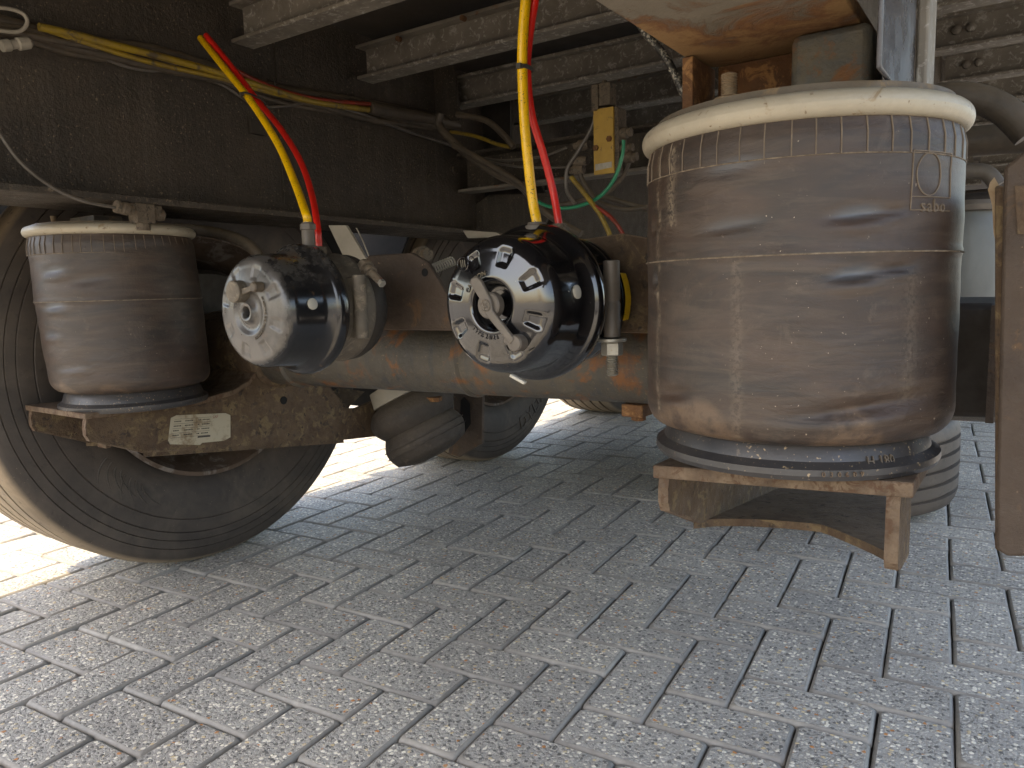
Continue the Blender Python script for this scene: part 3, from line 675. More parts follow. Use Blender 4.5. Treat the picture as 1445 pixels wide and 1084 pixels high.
# lift bag
t = thing('lift_bag', 'ribbed black rubber lift bag tilted under the end of the trailing arm', 'air bag', (-1.35, 1.55, .3))
A_ = atD(575, 568, 1.98); B_ = atD(612, 640, 1.98); dd = (B_-A_); L_ = dd.length
prof = [(-.045, .055), (-.02, .072)]
for lobe, (ra) in enumerate((.118, .112)):
    for k in range(9):
        a = math.pi*k/8; prof.append((-.01+L_*.50*lobe+L_*.5*(k/8), .098+(ra-.098)*math.sin(a)))
prof += [(L_*1.02, .06), (L_*1.05, .03)]
prof2 = []
for i, (a, r) in enumerate(prof): prof2.append((a, r))
G().lathe(A_, dd, prof2, 48).build('bellows', M['bag'], t, smooth=60)
for q_ in (.18, .30, .70, .82):
    rr_ = .098+.0175*math.sin(math.pi*((q_*2) % 1))+.0003; u_, v_, d_ = frame(dd)
    G().tube([A_+d_*(-.01+L_*q_)+(u_*math.cos(k*math.pi/24)+v_*math.sin(k*math.pi/24))*rr_ for k in range(49)], .0012, 5, 1).build('rib', M['bag_rib'], t)
G().lathe(A_-dd.normalized()*.065, dd, [(0, .05), (.004, .08), (.045, .088), (.05, .06)], 40).build('end_cap', M['pale'], t)
G().box(atD(598, 563, 1.90), (.09, .03, .012), rz=.4).build('clip', M['rust'], t, bevel=.002)

# ------------------------------------------------------------------ air springs
def air_spring(cx, cy, ztop, zbot, zseat, label, big):
    t = thing('air_spring', label, 'air spring', (cx, cy, zseat), 'air springs with cream rings')
    Rb = .1592 if big else .147; o = Vector((cx, cy, 0)); hgt = ztop-zbot
    dents = []
    if big:
        for (qx, qy, w_, h_, dp, sc_) in ((1212, 301, .030, .006, .006, 1), (1206, 386, .026, .006, .007, 1), (1036, 236, .036, .006, .003, .6), (1030, 319, .036, .005, .003, .6), (1268, 378, .018, .0035, .004, 0), (1262, 297, .016, .003, .003, 0),
                                         (1240, 571, .060, .007, .006, 0), (950, 555, .035, .006, .005, 0), (923, 323, .006, .006, .005, 0), (925, 397, .006, .006, .006, .5), (1180, 585, .055, .006, .004, 0)):
            a, z = hit(qx, qy, cx, cy, Rb); dents.append((a, z, w_, h_, dp, sc_))
    else:
        for (qx, qy, w_, h_, dp, sc_) in ((72, 382, .030, .007, .004, .9), (72, 432, .030, .006, .005, 1), (120, 395, .05, .010, .003, .2), (65, 472, .03, .006, .003, .6), (90, 520, .04, .005, .003, .4), (200, 345, .08, .008, .002, .3)):
            a, z = hit(qx, qy, cx, cy, Rb); dents.append((a, z, w_, h_, dp, sc_))
    seamL = hit(914, 378, cx, cy, Rb)[1] if big else hit(36, 431, cx, cy, Rb)[1]
    seamR = hit(1352, 348, cx, cy, Rb)[1] if big else hit(288, 417, cx, cy, Rb)[1]
    seam = (seamL+seamR)/2
    # profile top -> bottom
    nz = 84; zr = [ztop-hgt*i/nz for i in range(nz+1)]
    prof = []
    for z in zr:
        u_ = (ztop-z)/hgt
        r = Rb-.004*max(0, 1-u_/.06)+.0015*u_
        if not big: r += .003*math.sin(u_*3.0)-.003*u_
        e = (z-zbot)
        if e < .026: r -= .022*(1-math.sqrt(max(0, 1-((.026-e)/.026)**2)))
        prof.append((z, r))
    prof += [(zbot+.002, Rb-.045), (zbot+.012, Rb-.052), (zbot+.03, Rb-.054)]
    lean = 0 if big else .016
    seg = 200
    sh = (0 if big else 1.2)
    def disp(a, z, r):
        if z > ztop-.012 or r < Rb-.04: return (0, 0)
        p = Vector((math.cos(a)*1.1+sh, math.sin(a)*1.1, z*17))
        d = .0012*noise.noise(p)+.0007*noise.noise(Vector((math.cos(a)*3.1+5, math.sin(a)*3.1, z*46+sh)))
        for da, dz, w_, h_, dp, sc_ in dents:
            w_ = w_*.8; du = (a-da+math.pi) % (2*math.pi)-math.pi; du *= Rb
            e = (du/w_)**2+((z-dz-du*.10)/h_)**2
            if e < 9: d -= dp*math.exp(-e)*1.0; d += dp*.35*math.exp(-((du/w_)**2+((z-dz+h_*2)/h_)**2))
        if abs(z-seam) < .004: d += .0010
        return (d*(1 if u_ok(z) else .3), 0)
    def u_ok(z): return z < ztop-.045
    g = G().lathe(o, (0, 0, 1), prof, seg, disp, u0=(1, 0, 0), close=False)
    for v in g.v:
        q_ = max(0, ztop-v.z)/hgt*lean; v.x += CR.x*q_; v.y += CR.y*q_
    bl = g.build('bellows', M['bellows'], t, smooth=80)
    sc_at = bl.data.attributes.new('scuff_sheen', 'FLOAT', 'POINT'); mu = bl.data.attributes.new('mud', 'FLOAT', 'POINT'); ch = bl.data.attributes.new('chalk', 'FLOAT', 'POINT')
    S, Mu, Ch = [], [], []
    for (z, r) in prof:
        for k in range(seg):
            a = 2*math.pi*k/seg; s_ = 0
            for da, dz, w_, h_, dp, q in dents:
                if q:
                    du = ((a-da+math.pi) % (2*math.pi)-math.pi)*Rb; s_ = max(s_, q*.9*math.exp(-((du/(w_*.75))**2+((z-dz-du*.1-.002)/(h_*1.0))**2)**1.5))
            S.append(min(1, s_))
            na = noise.noise(Vector((math.cos(a)*2, math.sin(a)*2, .3+sh)))
            Mu.append(max(0, min(1, (.016+.050*na-(z-zbot))/.010))*.6)
            # powdery drip lines
            c_ = 0
            if big:
                for (ax_, wv, z0, z1, wq) in ((hit(948, 300, cx, cy, Rb)[0], .006, .73, .81, .4), (hit(930, 300, cx, cy, Rb)[0], .0022, .50, .82, .5), (hit(1042, 300, cx, cy, Rb)[0], .005, .52, .70, .13), (hit(1290, 300, cx, cy, Rb)[0], .008, .56, .68, .10)):
                    du = ((a-ax_+math.pi) % (2*math.pi)-math.pi)*Rb+.004*noise.noise(Vector((z*40, ax_*9, 0)))
                    if z0 < z < z1: c_ = max(c_, wq*math.exp(-(du/wv)**2))
            Ch.append(c_)
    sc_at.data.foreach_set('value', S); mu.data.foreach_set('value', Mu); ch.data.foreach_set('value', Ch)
    # moulded seam line and collar line
    ry = lambda z: min(prof, key=lambda q: abs(q[0]-z))[1]
    rd = lambda a, z, e: ry(z)+disp(a % (2*math.pi), z, ry(z))[0]+e
    pts = [(cx+rd(a, seam, .0004)*math.cos(a), cy+rd(a, seam, .0004)*math.sin(a), seam) for a in [2*math.pi*k/150 for k in range(151)]]
    q_ = (ztop-seam)/hgt*lean; pts = [(p[0]+CR.x*q_, p[1]+CR.y*q_, p[2]) for p in pts]
    G().tube(pts, .0009, 6, 1).build('seam', M['seam'], t)
    zl = ztop-.036
    pts = [(cx+rd(a, zl, .0003)*math.cos(a), cy+rd(a, zl, .0003)*math.sin(a), zl) for a in [2*math.pi*k/150 for k in range(151)]]
    G().tube(pts, .0007, 6, 1).build('collar_line', M['seam'], t)
    ticks = G(); nt = 46 if big else 52
    for k in range(nt):
        a = 2*math.pi*k/nt+rnd.uniform(-.015, .015); r = Rb-.0025
        tz = [ztop-.004, (ztop+zl)/2, zl]; ticks.tube([(cx+rd(a, z_, .0004)*math.cos(a), cy+rd(a, z_, .0004)*math.sin(a), z_) for z_ in tz], .0008, 5, 1)
    ticks.build('collar_ribs', M['rubber_rib'], t)['kind'] = 'stuff'
    # cream crimp ring
    rg = []
    for k in range(25):
        a = 2*math.pi*k/24; rg.append((ztop+.008+(.0118 if big else .0100)*math.sin(a), Rb-.0035+.0100*math.cos(a)))
    G().lathe(o, (0, 0, 1), rg, 96, close=False).build('crimp_ring', M['ring'], t, smooth=70)
    G().lathe(o, (0, 0, 1), [(ztop+.004, .10), (ztop+.004, Rb-.002), (ztop+.0275 if big else ztop+.0215, Rb-.010), (ztop+.0285 if big else ztop+.0225, Rb-.02), (ztop+.0275 if big else ztop+.020, .02)], 72).build('top_plate', M['plate'], t, smooth=25)
    # piston
    zs = zseat; kk = 1 if big else .92
    pr = [(zs, .135), (zs+.001, .148), (zs+.006, .1505), (zs+.012, .1500), (zs+.0145, .146), (zs+.018, .141), (zs+.030, .137), (zs+.036, .132), (zs+.06, .118), (zbot+.05, .10)]
    pr = [(a_, b_*kk) for a_, b_ in pr]
    pi = G().lathe(o+Vector((CR.x, CR.y, 0))*lean, (0, 0, 1), pr, 96).build('piston', M['piston'], t, smooth=30)
    return t, (lambda a, z: rd(a, z, 0))
M['seam'] = grimy('dusty moulded line', (.26, .21, .155), (.10, .075, .055), 90, None, rough=(.7, .9), bump=0)
M['rubber_rib'] = grimy('pale rib on rubber', (.19, .15, .11), (.12, .09, .065), 60, None, rough=(.6, .8), bump=0)
RX, RY = -.214, .868; LX, LY = -1.509, .798
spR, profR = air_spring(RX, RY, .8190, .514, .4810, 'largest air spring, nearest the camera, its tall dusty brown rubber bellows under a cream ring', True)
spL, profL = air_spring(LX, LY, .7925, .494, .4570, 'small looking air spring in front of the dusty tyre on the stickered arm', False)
# embossed mark and lettering on the big bellows
def wrap(vs, a0, z0, cx, cy, r): return [(cx+((r(a0+v.x/.16, z0+v.y) if callable(r) else r)+v.z)*math.cos(a0+v.x/.16), cy+((r(a0+v.x/.16, z0+v.y) if callable(r) else r)+v.z)*math.sin(a0+v.x/.16), z0+v.y) for v in vs]
a0, z0 = hit(1318, 291, RX, RY, .16); vt, ft = text_geo('sabo', .0165, .0012, space=1.15)
mesh_obj('maker_lettering', wrap(vt, a0, z0, RX, RY, profR), ft, M['rubber_rib'], spR, smooth=0)
g = G()
aL, zt = hit(1290, 212, RX, RY, .16); aR, _ = hit(1337, 214, RX, RY, .16); _, zm = hit(1293, 277, RX, RY, .16); zb_ = hit(1293, 296, RX, RY, .16)[1]
aR = aL+.34
def cyl_pt(a, z):
    r = profR(a, z)+.0004
    return (RX+r*math.cos(a), RY+r*math.sin(a), z)
for loop in ([(aL, zt), (aR, zt), (aR, zm), (aL, zm), (aL, zt)], [(aL, zm), (aL, zb_), (aR, zb_)]):
    P = []
    for (a_, z_), (b_, y_) in zip(loop[:-1], loop[1:]): P += [cyl_pt(a_+(b_-a_)*k/6, z_+(y_-z_)*k/6) for k in range(6)]
    P.append(cyl_pt(*loop[-1])); g.tube(P, .0007, 5, 1)
g.tube([cyl_pt(aL+.13+.10*math.cos(s_), (zt+zm)/2+(zt-zm)*.47*math.sin(s_)) for s_ in [2*math.pi*k/40 for k in range(41)]], .0007, 5, 1)
g.build('maker_emblem', M['rubber_rib'], spR)
a0, z0 = hit(1243, 651, RX, RY, .142); vt, ft = text_geo('H 180', .013, .001, space=1.1)
mesh_obj('size_lettering', wrap([Vector((v.x, v.y, v.z+(-v.y)*.35)) for v in vt], a0, .4985, RX, RY, .1425), ft, M['hose_dark'], spR, smooth=0)
a0, z0 = hit(1190, 668, RX, RY, .152); vt, ft = text_geo('0 3 0 6 0 9', .007, .0008, space=1.3)
mesh_obj('mould_marks', wrap(vt, a0, .4895, RX, RY, .1525), ft, M['rust_edge'], spR, smooth=0)
# studs
def stud(px_, py0, py1, z0, z1, y, t, r=.0095):
    p = atY(px_, (py0+py1)/2, y); g = G(); g.hexa((p.x, p.y, z0), (0, 0, 1), r*1.9, .016)
    prof = []; L_ = z1-z0-.016; n_ = max(5, int(L_/.0025))
    for i in range(n_): prof += [(L_*i/n_, r*.88), (L_*(i+.5)/n_, r)]
    prof.append((L_, r*.8)); g.lathe((p.x, p.y, z0+.016), (0, 0, 1), prof, 18)
    return g.build('stud', M['dustbolt'], t, smooth=30)
stud(1029, 90, 130, .8483, .888, .80, spR, .0085)
g = G(); pL = atY(73, 300, .77); g.hexa((pL.x, pL.y, .815), (0, 0, 1), .014, .012); g.lathe((pL.x, pL.y, .827), (0, 0, 1), [(0, .008), (.02, .008)], 16); g.build('stud', M['dustbolt'], spL, smooth=30)
t = thing('spacer_block', 'dark rusty spacer between the small air spring and the rail flange', 'spacer', (-1.5, .85, .82))
pa = atY(97, 300, .80)
G().bb((pa.x, .80, .8155), (pa.x+.10, .86, sl(.83)-.0005)).build('block', M['plate'], t, bevel=.002)
G().bb((pa.x-.006, .80, .8155), (pa.x-.0005, .86, sl(.83)-.0005)).build('edge', M['rust'], t)

# ------------------------------------------------------------------ brake chambers
def chamber(cx, cz, y0, label, fresh, zoff=0):
    t = thing('brake_chamber', label, 'brake chamber', (cx, y0+.1, cz), 'brake chambers on the axle')
    body = M['gloss'] if fresh else M['dusty']
    o = Vector((cx, y0, cz)); D = Vector((0, 1, 0)); seg = 256
    prof = [(.0215, .010), (.0215, .018)] if fresh else []
    if fresh: prof += [(.021, .022), (.019, .0245), (.010, .027), (.002, .030), (0, .032), (.0, .0345)]
    else: prof = [(.012, .0085), (-.003, .0085), (-.0045, .010), (-.0045, .0135), (.002, .017), (.0045, .023), (.0035, .030), (.0005, .034)]
    rr = np.linspace(.036, .066, 25)
    prof += [(.0075*(float(r)**2-.036**2)/.066**2, float(r)) for r in rr]
    for k in range(1, 13):      # shoulder
        a = (math.pi/2)*k/12; prof.append((.0053+.023*(1-math.cos(a)), .066+.0205*math.sin(a)))
    prof += [(.045, .0875), (.068, .0885), (.078, .0905), (.082, .0945), (.086, .0965), (.0875, .0985), (.089, .1015), (.092, .1035), (.099, .1042), (.106, .1035), (.1095, .1015), (.111, .099), (.112, .090)]
    n8 = 8
    def disp(a, tt, r):
        if not (.040 < r < .084 and tt < .022): return (0, 0)
        ph = ((a*n8/(2*math.pi)+.12) % 1)-.5
        hw = .235; ang = max(0, min(1, (hw-abs(ph))/.13)); rad = max(0, min(1, (r-.0475)/.006))*max(0, min(1, (.079-r)/.014))
        ang = ang*ang*(3-2*ang); rad = rad*rad*(3-2*rad)
        return (0, (.0038 if fresh else .0022)*ang*rad)
    g = G().lathe(o, D, prof, seg, disp, u0=(1, 0, 0), close=False)
    g.build('spring_housing', body, t, smooth=50)
    if fresh: G().lathe(o+D*.020, D, [(0, .0001), (0, .018)], 40, close=False).build('cup_floor', body, t)
    # weld step/second ring line
    hm = M['gloss'] if fresh else M['alu']
    pr = [(.112, .088), (.116, .0865), (.150, .0845), (.158, .086), (.164, .0895), (.172, .0905), (.178, .0895), (.182, .086)]
    G().lathe(o, D, pr, 96, close=False).build('adapter_housing', hm, t, smooth=40)
    G().lathe(o, D, [(.180, .085), (.184, .0885), (.195, .089), (.208, .084), (.225, .070), (.228, .03)], 96, close=False).build('service_housing', M['gloss'] if fresh else M['black'], t, smooth=40)
    # clamp barrel on the camera side
    sx = math.cos(R(-14)); 
    bc = Vector((cx+.0935, y0+.140, cz+.004))
    up = Vector((.0, .0, 1))
    G().lathe(bc-up*.052, up, [(0, .0085), (.001, .0112), (.045, .0112), (.046, .0104), (.050, .0104), (.051, .0112), (.100, .0108), (.101, .008)], 28).build('clamp_barrel', M['cap'] if fresh else M['alu'], t, smooth=40)
    G().bb((cx+.066, y0+.134, cz-.048), (cx+.092, y0+.146, cz+.05)).build('clamp_web', hm, t, bevel=.003)
    if fresh:
        b0 = bc-up*.053
        G().lathe(b0, -up, [(0, .019), (.003, .0195), (.0045, .018)], 28).build('washer', M['galv'], t)
        G().hexa(b0-up*.0046, -up, .0145, .018).build('nut', M['galv'], t, smooth=30)
        prof = []
        for i in range(9): prof += [(i*.003, .0065), (i*.003+.0015, .0085)]
        prof.append((.028, .005)); G().lathe(b0-up*.022, -up, prof, 18).build('thread', M['galv'], t, smooth=30)
    # vent plug on the flank
    def on_flank(px_, py_, rad):
        r_ = ray(px_, py_); a_ = r_.x**2+r_.z**2; q0 = CAM-Vector((cx, 0, cz)); b_ = 2*(r_.x*q0.x+r_.z*q0.z); c_ = q0.x**2+q0.z**2-rad**2
        s_ = (-b_-math.sqrt(max(0, b_*b_-4*a_*c_)))/(2*a_); return CAM+r_*s_
    q = on_flank(814, 412, .0885) if fresh else on_flank(441, 429, .0885)
    nn = Vector((q.x-cx, 0, q.z-cz)).normalized()
    G().lathe(q-nn*.001, nn, [(0, .0085), (.0025, .0085), (.0032, .007), (.003, .001)], 24).build('vent_plug', M['plug'], t)
    q = on_flank(731, 535, .102) if fresh else None
    if fresh: G().box((q.x, q.y, q.z), (.022, .006, .004), axes=(Vector((math.cos(.4), 0, -math.sin(.4))), Vector((0, 1, 0)), Vector((math.sin(.4), 0, math.cos(.4))))).build('clip', M['plug'], t, bevel=.001)
    # ports on top
    return t
chR = chamber(-.5415, .652, .745, 'glossy new black brake chamber, the one nearest the big air spring', True)
chL = chamber(-.960, .647, .700, 'older dusty brake chamber beside the small air spring, its face caked grey', False)
def arm_plate(o, y, pts, th, name, mat, parent, bevel=.0015):
    return G().prism([(o[0]+x, y, o[2]+z) for x, z in pts], (0, th, 0)).build(name, mat, parent, bevel=bevel)
# key across the cup of the right chamber
o = Vector((-.5415, .745, .652))
G().lathe(o+Vector((0, .004, 0)), (0, -1, 0), [(0, .0165), (.010, .0165), (.0115, .015), (.0117, .001)], 36).build('plug_cap', M['cap'], chR, smooth=30)
key = [(-.0085, .0), (-.020, .026), (-.018, .032), (-.010, .034), (-.004, .030), (.006, .008), (.010, -.003), (.036, -.040), (.031, -.046), (.026, -.044), (.0, -.010)]
key = [(-.006, .004), (-.0235, .027), (-.0215, .0335), (-.013, .036), (-.0065, .031), (.008, .006), (.010, -.006), (.0405, -.040), (.0345, -.047), (.000, -.012)]
arm_plate(o, .745-.0125, key, .006, 'release_key', M['cap'], chR)
bo = o+Vector((.0385, -.004, -.0455)); G().lathe(bo+Vector((0, .012, 0)), (0, -1, 0), [(0, .0105), (.016, .0105), (.0185, .009), (.019, .002)], 28).build('bung', M['cap'], chR, smooth=30)
bo2 = o+Vector((.022, .001, -.0435)); G().lathe(bo2, (0, -1, 0), [(0, .005), (.002, .004)], 16).build('bung', M['cap'], chR, smooth=30)
g = G(); kp = o+Vector((0, -.0135, 0))
g.tube([kp+Vector((.0068*math.cos(s_), 0, .0068*math.sin(s_))) for s_ in [2*math.pi*k/24 for k in range(25)]], .0007, 5, 1)
g.tube([kp+Vector((-.003, 0, .003)), kp+Vector((-.002, 0, -.003)), kp+Vector((.001, 0, -.002))], .0006, 5, 2); g.tube([kp+Vector((.003, 0, .003)), kp+Vector((.0, 0, .002)), kp+Vector((.003, 0, -.002))], .0006, 5, 2)
g.build('key_emblem', M['alu'], chR)
# embossed ring text and badge on the face
def ring_text(txt, size, rad, a0, parent, flip, mat, cen, depth=.0):
    vs, fs = text_geo(txt, size, .0007, space=1.05); nv = []
    for v in vs:
        if flip: a = a0+v.x/rad; r = rad-v.y
        else: a = a0-v.x/rad; r = rad+v.y
        nv.append(cen+Vector((math.cos(a)*r, -.0004-v.z+depth, math.sin(a)*r)))
    return mesh_obj('raised_lettering', nv, fs, mat, parent, smooth=0)
ring_text('CAUTION', .0085, .0400, R(128), chR, False, M['gloss'], o)
ring_text('TYPE 24/24', .0085, .0400, R(252), chR, True, M['gloss'], o)
bc = o+Vector((-.043, .0005, .052)); g = G()
g.tube([bc+Vector((.0085*math.cos(s_), 0, .0085*math.sin(s_))) for s_ in [2*math.pi*k/24 for k in range(25)]], .0007, 5, 1)
for dx in (-.003, 0, .003): g.tube([bc+Vector((dx, 0, .005)), bc+Vector((dx+.001, 0, -.004))], .0006, 5, 1)
g.build('badge', M['gloss'], chR)
# yellow sticker on the rear housing
gs = G(); vs = []; 
for i in range(7):
    a = R(-18)+R(42)*i/6
    for yy in (.745+.186, .745+.207): rr_ = .0912 if yy < .94 else .0895; vs.append((-.5415+rr_*math.cos(a), yy, .652+rr_*math.sin(a)))
mesh_obj('warning_sticker', vs, [(2*i, 2*i+1, 2*i+3, 2*i+2) for i in range(6)], M['yellow'], chR)
# plug and lever on the left chamber face
o = Vector((-.960, .700, .647))
G().lathe(o+Vector((0, .010, 0)), (0, -1, 0), [(0, .0001), (0, .009)], 24, close=False).build('bolt_hole', M['hole'], chL)
pc = o+Vector((-.014, -.0, .031))
G().lathe(pc+Vector((0, .006, 0)), (0, -1, 0), [(0, .0165), (.020, .0165), (.0215, .0145), (.0217, .001)], 32).build('plug_cap', M['alu'], chL, smooth=30)
G().prism([(pc.x+.010, .690, pc.z+.003), (pc.x+.046, .690, pc.z+.010), (pc.x+.046, .690, pc.z+.002), (pc.x+.010, .690, pc.z-.006)], (0, .005, 0)).build('lever', M['alu'], chL, bevel=.001)
G().lathe((pc.x+.047, .702, pc.z+.006), (0, -1, 0), [(0, .0075), (.014, .0075), (.016, .006), (.0162, .001)], 20).build('lever_end', M['hose_dark'], chL, smooth=30)
ring_text('WARNING DO NOT REMOVE', .0055, .041, R(-20), chL, False, M['alu'], o)
# ports
def port(parent, px_, py_, y, cx, cz, r, h, mat, n2=True):
    p = atY(px_, py_, y); x = p.x; zb = cz+math.sqrt(max(.0001, .095**2-(x-cx)**2))-.012
    g = G(); g.lathe((x, y, zb), (0, 0, 1), [(0, r*1.25), (.018, r*1.25), (.019, r), (p.z-zb-.003, r), (p.z-zb, r*.9)], 24)
    if n2: g.hexa((x, y, p.z-.012-(0 if h else .0)), (0, 0, 1), r*1.25, .010)
    g.build('hose_port', mat, parent, smooth=30); return Vector((x, y, p.z))
pYL = port(chL, 434, 314, .815, -.960, .647, .0105, 1, M['cap'])
pRL = port(chL, 450, 348, .850, -.960, .647, .010, 1, M['fitting'])
pYR = port(chR, 757, 314, .845, -.5415, .652, .0125, 0, M['cap'], False)
pRR = port(chR, 788, 316, .880, -.5415, .652, .0115, 0, M['fitting'], False)
# chamber brackets
for nm, cx, pts, lab in (('chamber_bracket', -.96, [(-.07, -.045), (-.07, .05), (-.03, .090), (.075, .090), (.110, .072), (.165, .0), (.185, -.045)], 'rusty tapered bracket plate holding the dusty brake chamber to the axle tube'),
                          ('chamber_bracket', -.5415, [(-.05, -.045), (-.05, .05), (-.02, .092), (.06, .098), (.12, .085), (.16, .03), (.20, -.045)], 'brown bracket plate holding the glossy brake chamber to the axle tube')):
    t = thing(nm, lab, 'bracket', (cx, 1.0, .62), 'brake chamber brackets')
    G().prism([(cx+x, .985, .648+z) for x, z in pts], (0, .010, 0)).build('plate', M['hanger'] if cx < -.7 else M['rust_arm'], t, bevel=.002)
    G().prism([(cx+.02, .996, .70), (cx+.02, .996, .612), (cx+.02, 1.10, .612), (cx+.02, 1.12, .63)], (.01, 0, 0)).build('web', M['hanger'], t)
    G().prism([(cx+.14, .996, .66), (cx+.14, .996, .612), (cx+.14, 1.09, .612), (cx+.14, 1.10, .625)], (.01, 0, 0)).build('web', M['hanger'], t)
    for dx, dz in ((.085, .045), (.145, .010)): G().lathe((cx+dx+.02, .9845, .648+dz+.01), (0, -1, 0), [(0, .007), (.0008, .007)], 20).build('hole', M['hole'], t)
# test point fitting on the left chamber
t = thing('test_point', 'greasy jointed air fitting with a red tip on the rear of the dusty chamber', 'air fitting', (-.93, .9, .72))
A_ = atD(512, 372, 1.20); B_ = atD(537, 398, 1.17)
dd = B_-A_; G().lathe(A_, dd, [(0, .009), (.008, .0095), (.009, .012), (.015, .012), (.016, .008), (.020, .010), (.028, .010), (.029, .0065), (dd.length, .006)], 20).build('body', M['fitting'], t, smooth=30)
G().hexa(B_, dd, .0065, .007).build('tip', M['galv'], t); G().lathe(B_+dd.normalized()*.0, Vector((0, 0, 1)), [(-.004, .003), (.006, .003)], 10).build('red_mark', M['old_red'], t)

def tie2(pa, pb, d, ra, rb, parent):
    pa, pb = Vector(pa), Vector(pb); u = (pb-pa); L_ = u.length; u.normalize(); d = Vector(d).normalized(); v = d.cross(u).normalized(); u = v.cross(d)
    c = (pa*1+pb)/2+u*(rb-ra)/2; A_ = L_/2+(ra+rb)/2+.0012; B_ = max(ra, rb)+.0012
    pts = [c+u*(A_*math.copysign(abs(math.cos(a))**.7, math.cos(a)))+v*(B_*math.copysign(abs(math.sin(a))**.7, math.sin(a))) for a in [2*math.pi*k/28 for k in range(29)]]
    g = G()
    for o_ in (-.0016, 0, .0016): g.tube([p+d*o_ for p in pts], .0012, 6, 1)
    g.box(c-u*A_, (.006, .006, .006)); return g.build('cable_tie', M['tie'], parent)
# ------------------------------------------------------------------ air hoses
def tie(p, d, r, parent, mat=None):
    u, v, d = frame(d); c = Vector(p)
    pts = [c+(u*math.cos(a)+v*math.sin(a)*.62)*r for a in [2*math.pi*k/20 for k in range(21)]]
    g = G().tube(pts, .0014, 6, 1); g.box(c+u*r, (.005, .005, .005)); return g.build('cable_tie', mat or M['tie'], parent)
dL1 = dep(atX(283, 52, -1.39)); dL0 = dep(pYL)
YL = [(283, 54), (318, 98), (354, 143), (392, 203), (416, 258), (431, 300)]
hy = thing('air_hose', 'new yellow air hose bending down to the dusty brake chamber', 'air hose', pYL, 'new yellow and red air hoses')
P = pth(YL, dL1, dL0)+[pYL+Vector((0, 0, .004)), pYL-Vector((0, 0, .006))]; tube_obj('tube', P, .0066, M['yellow'], hy, seg=14, sub=8)
RL = [(291, 50), (326, 93), (361, 139), (396, 182), (424, 228), (440, 275), (448, 320)]
hr = thing('air_hose', 'new red air hose bending down to the dusty brake chamber', 'air hose', pRL, 'new yellow and red air hoses')
P2 = pth(RL, dL1-.005, dep(pRL))+[pRL+Vector((0, 0, .003)), pRL-Vector((0, 0, .006))]; tube_obj('tube', P2, .0056, M['red'], hr, seg=14, sub=8)
tie2(P[2], P2[2], P[3]-P[1], .0066, .0056, hy)
hy = thing('air_hose', 'new yellow air hose rising straight from the glossy brake chamber', 'air hose', pYR, 'new yellow and red air hoses')
P = pth([(749, -60), (742, 0), (738, 50), (737, 97), (740, 170), (746, 235), (752, 285)], .93, dep(pYR))+[pYR+Vector((0, 0, .004)), pYR-Vector((0, 0, .006))]; tube_obj('tube', P, .0066, M['yellow'], hy, seg=14, sub=8)
hr = thing('air_hose', 'new red air hose rising beside the yellow one from the glossy brake chamber', 'air hose', pRR, 'new yellow and red air hoses')
P2 = pth([(763, -60), (755, 0), (748, 45), (744, 97), (750, 160), (766, 215), (780, 268)], .935, dep(pRR))+[pRR+Vector((0, 0, .004)), pRR-Vector((0, 0, .006))]; tube_obj('tube', P2, .0052, M['red'], hr, seg=14, sub=8)
tie2(P[3], P2[3], P[4]-P[2], .0066, .0052, hy)

# ------------------------------------------------------------------ wiring along the left rail
def on_web(pts, off): return [atX(x, y, LWX+off) for x, y in pts]
t = thing('cable_loom', 'dusty bundle of black cables strapped along the left rail web', 'cable bundle', (LWX, 1, 1.0))
main = [(-40, 30), (30, 42), (110, 62), (200, 78), (255, 92), (330, 112), (400, 130), (460, 142), (525, 158), (590, 170), (640, 178)]
for k, (dx, dy, off, r) in enumerate(((0, -7, .014, .0105), (0, 0, .022, .009), (-3, 7, .016, .009), (0, 12, .012, .006), (3, 3, .030, .006))):
    pts = [(x+dx, y+dy+4*math.sin(x*.02+k*1.9)) for x, y in main]
    if k == 4: pts = pts[:8]
    tube_obj('cable', on_web(pts, off), r, M['hose_dark'], t, seg=10, sub=5)
tube_obj('sleeve', on_web([(521, 152), (560, 160), (600, 166), (645, 176)], .038), .0150, M['hose_dark'], t, seg=14)
tube_obj('cable', on_web([(120, 62), (160, 88), (210, 100), (255, 98), (310, 118), (360, 148), (400, 150), (430, 145)], .016), .003, M['hose_grey'], t)
tube_obj('cable', on_web([(430, 143), (500, 158), (560, 180), (620, 200), (660, 213)], .02), .0045, M['hose_grey'], t)
for q in ((252, 92), (380, 120), (448, 142)):
    tie(atX(*q, LWX+.02), atX(q[0]+10, q[1]+2.5, LWX+.02)-atX(*q, LWX+.02), .020, t)
t = thing('old_air_line', 'old grimy yellow air line strapped in the cable bundle', 'air line', (LWX, 1, 1.0))
tube_obj('tube', on_web([(55, 38), (110, 50), (170, 66), (215, 77), (256, 88), (300, 100), (370, 122), (440, 143), (520, 155)], .042), .0068, M['old_yellow'], t)
tube_obj('tube', on_web([(60, 40), (120, 60), (190, 82), (250, 97), (310, 110), (360, 125), (400, 135), (450, 146), (522, 153)], .036), .0048, M['old_yellow'], t)
t = thing('old_air_line', 'old grimy red air line strapped above the yellow one in the cable bundle', 'air line', (LWX, 1.2, 1.0))
tube_obj('tube', on_web([(330, 98), (370, 118), (410, 132), (460, 142), (522, 147)], .042), .0052, M['old_red'], t)
t = thing('cable_loop', 'stiff beige cable loop coiled at the top left corner', 'cable loop', atX(10, 30, LWX+.03))
tube_obj('cable', on_web([(-30, 10), (10, 12), (33, 20), (38, 33), (28, 44), (5, 44), (-30, 36)], .04), .0032, M['pale'], t)
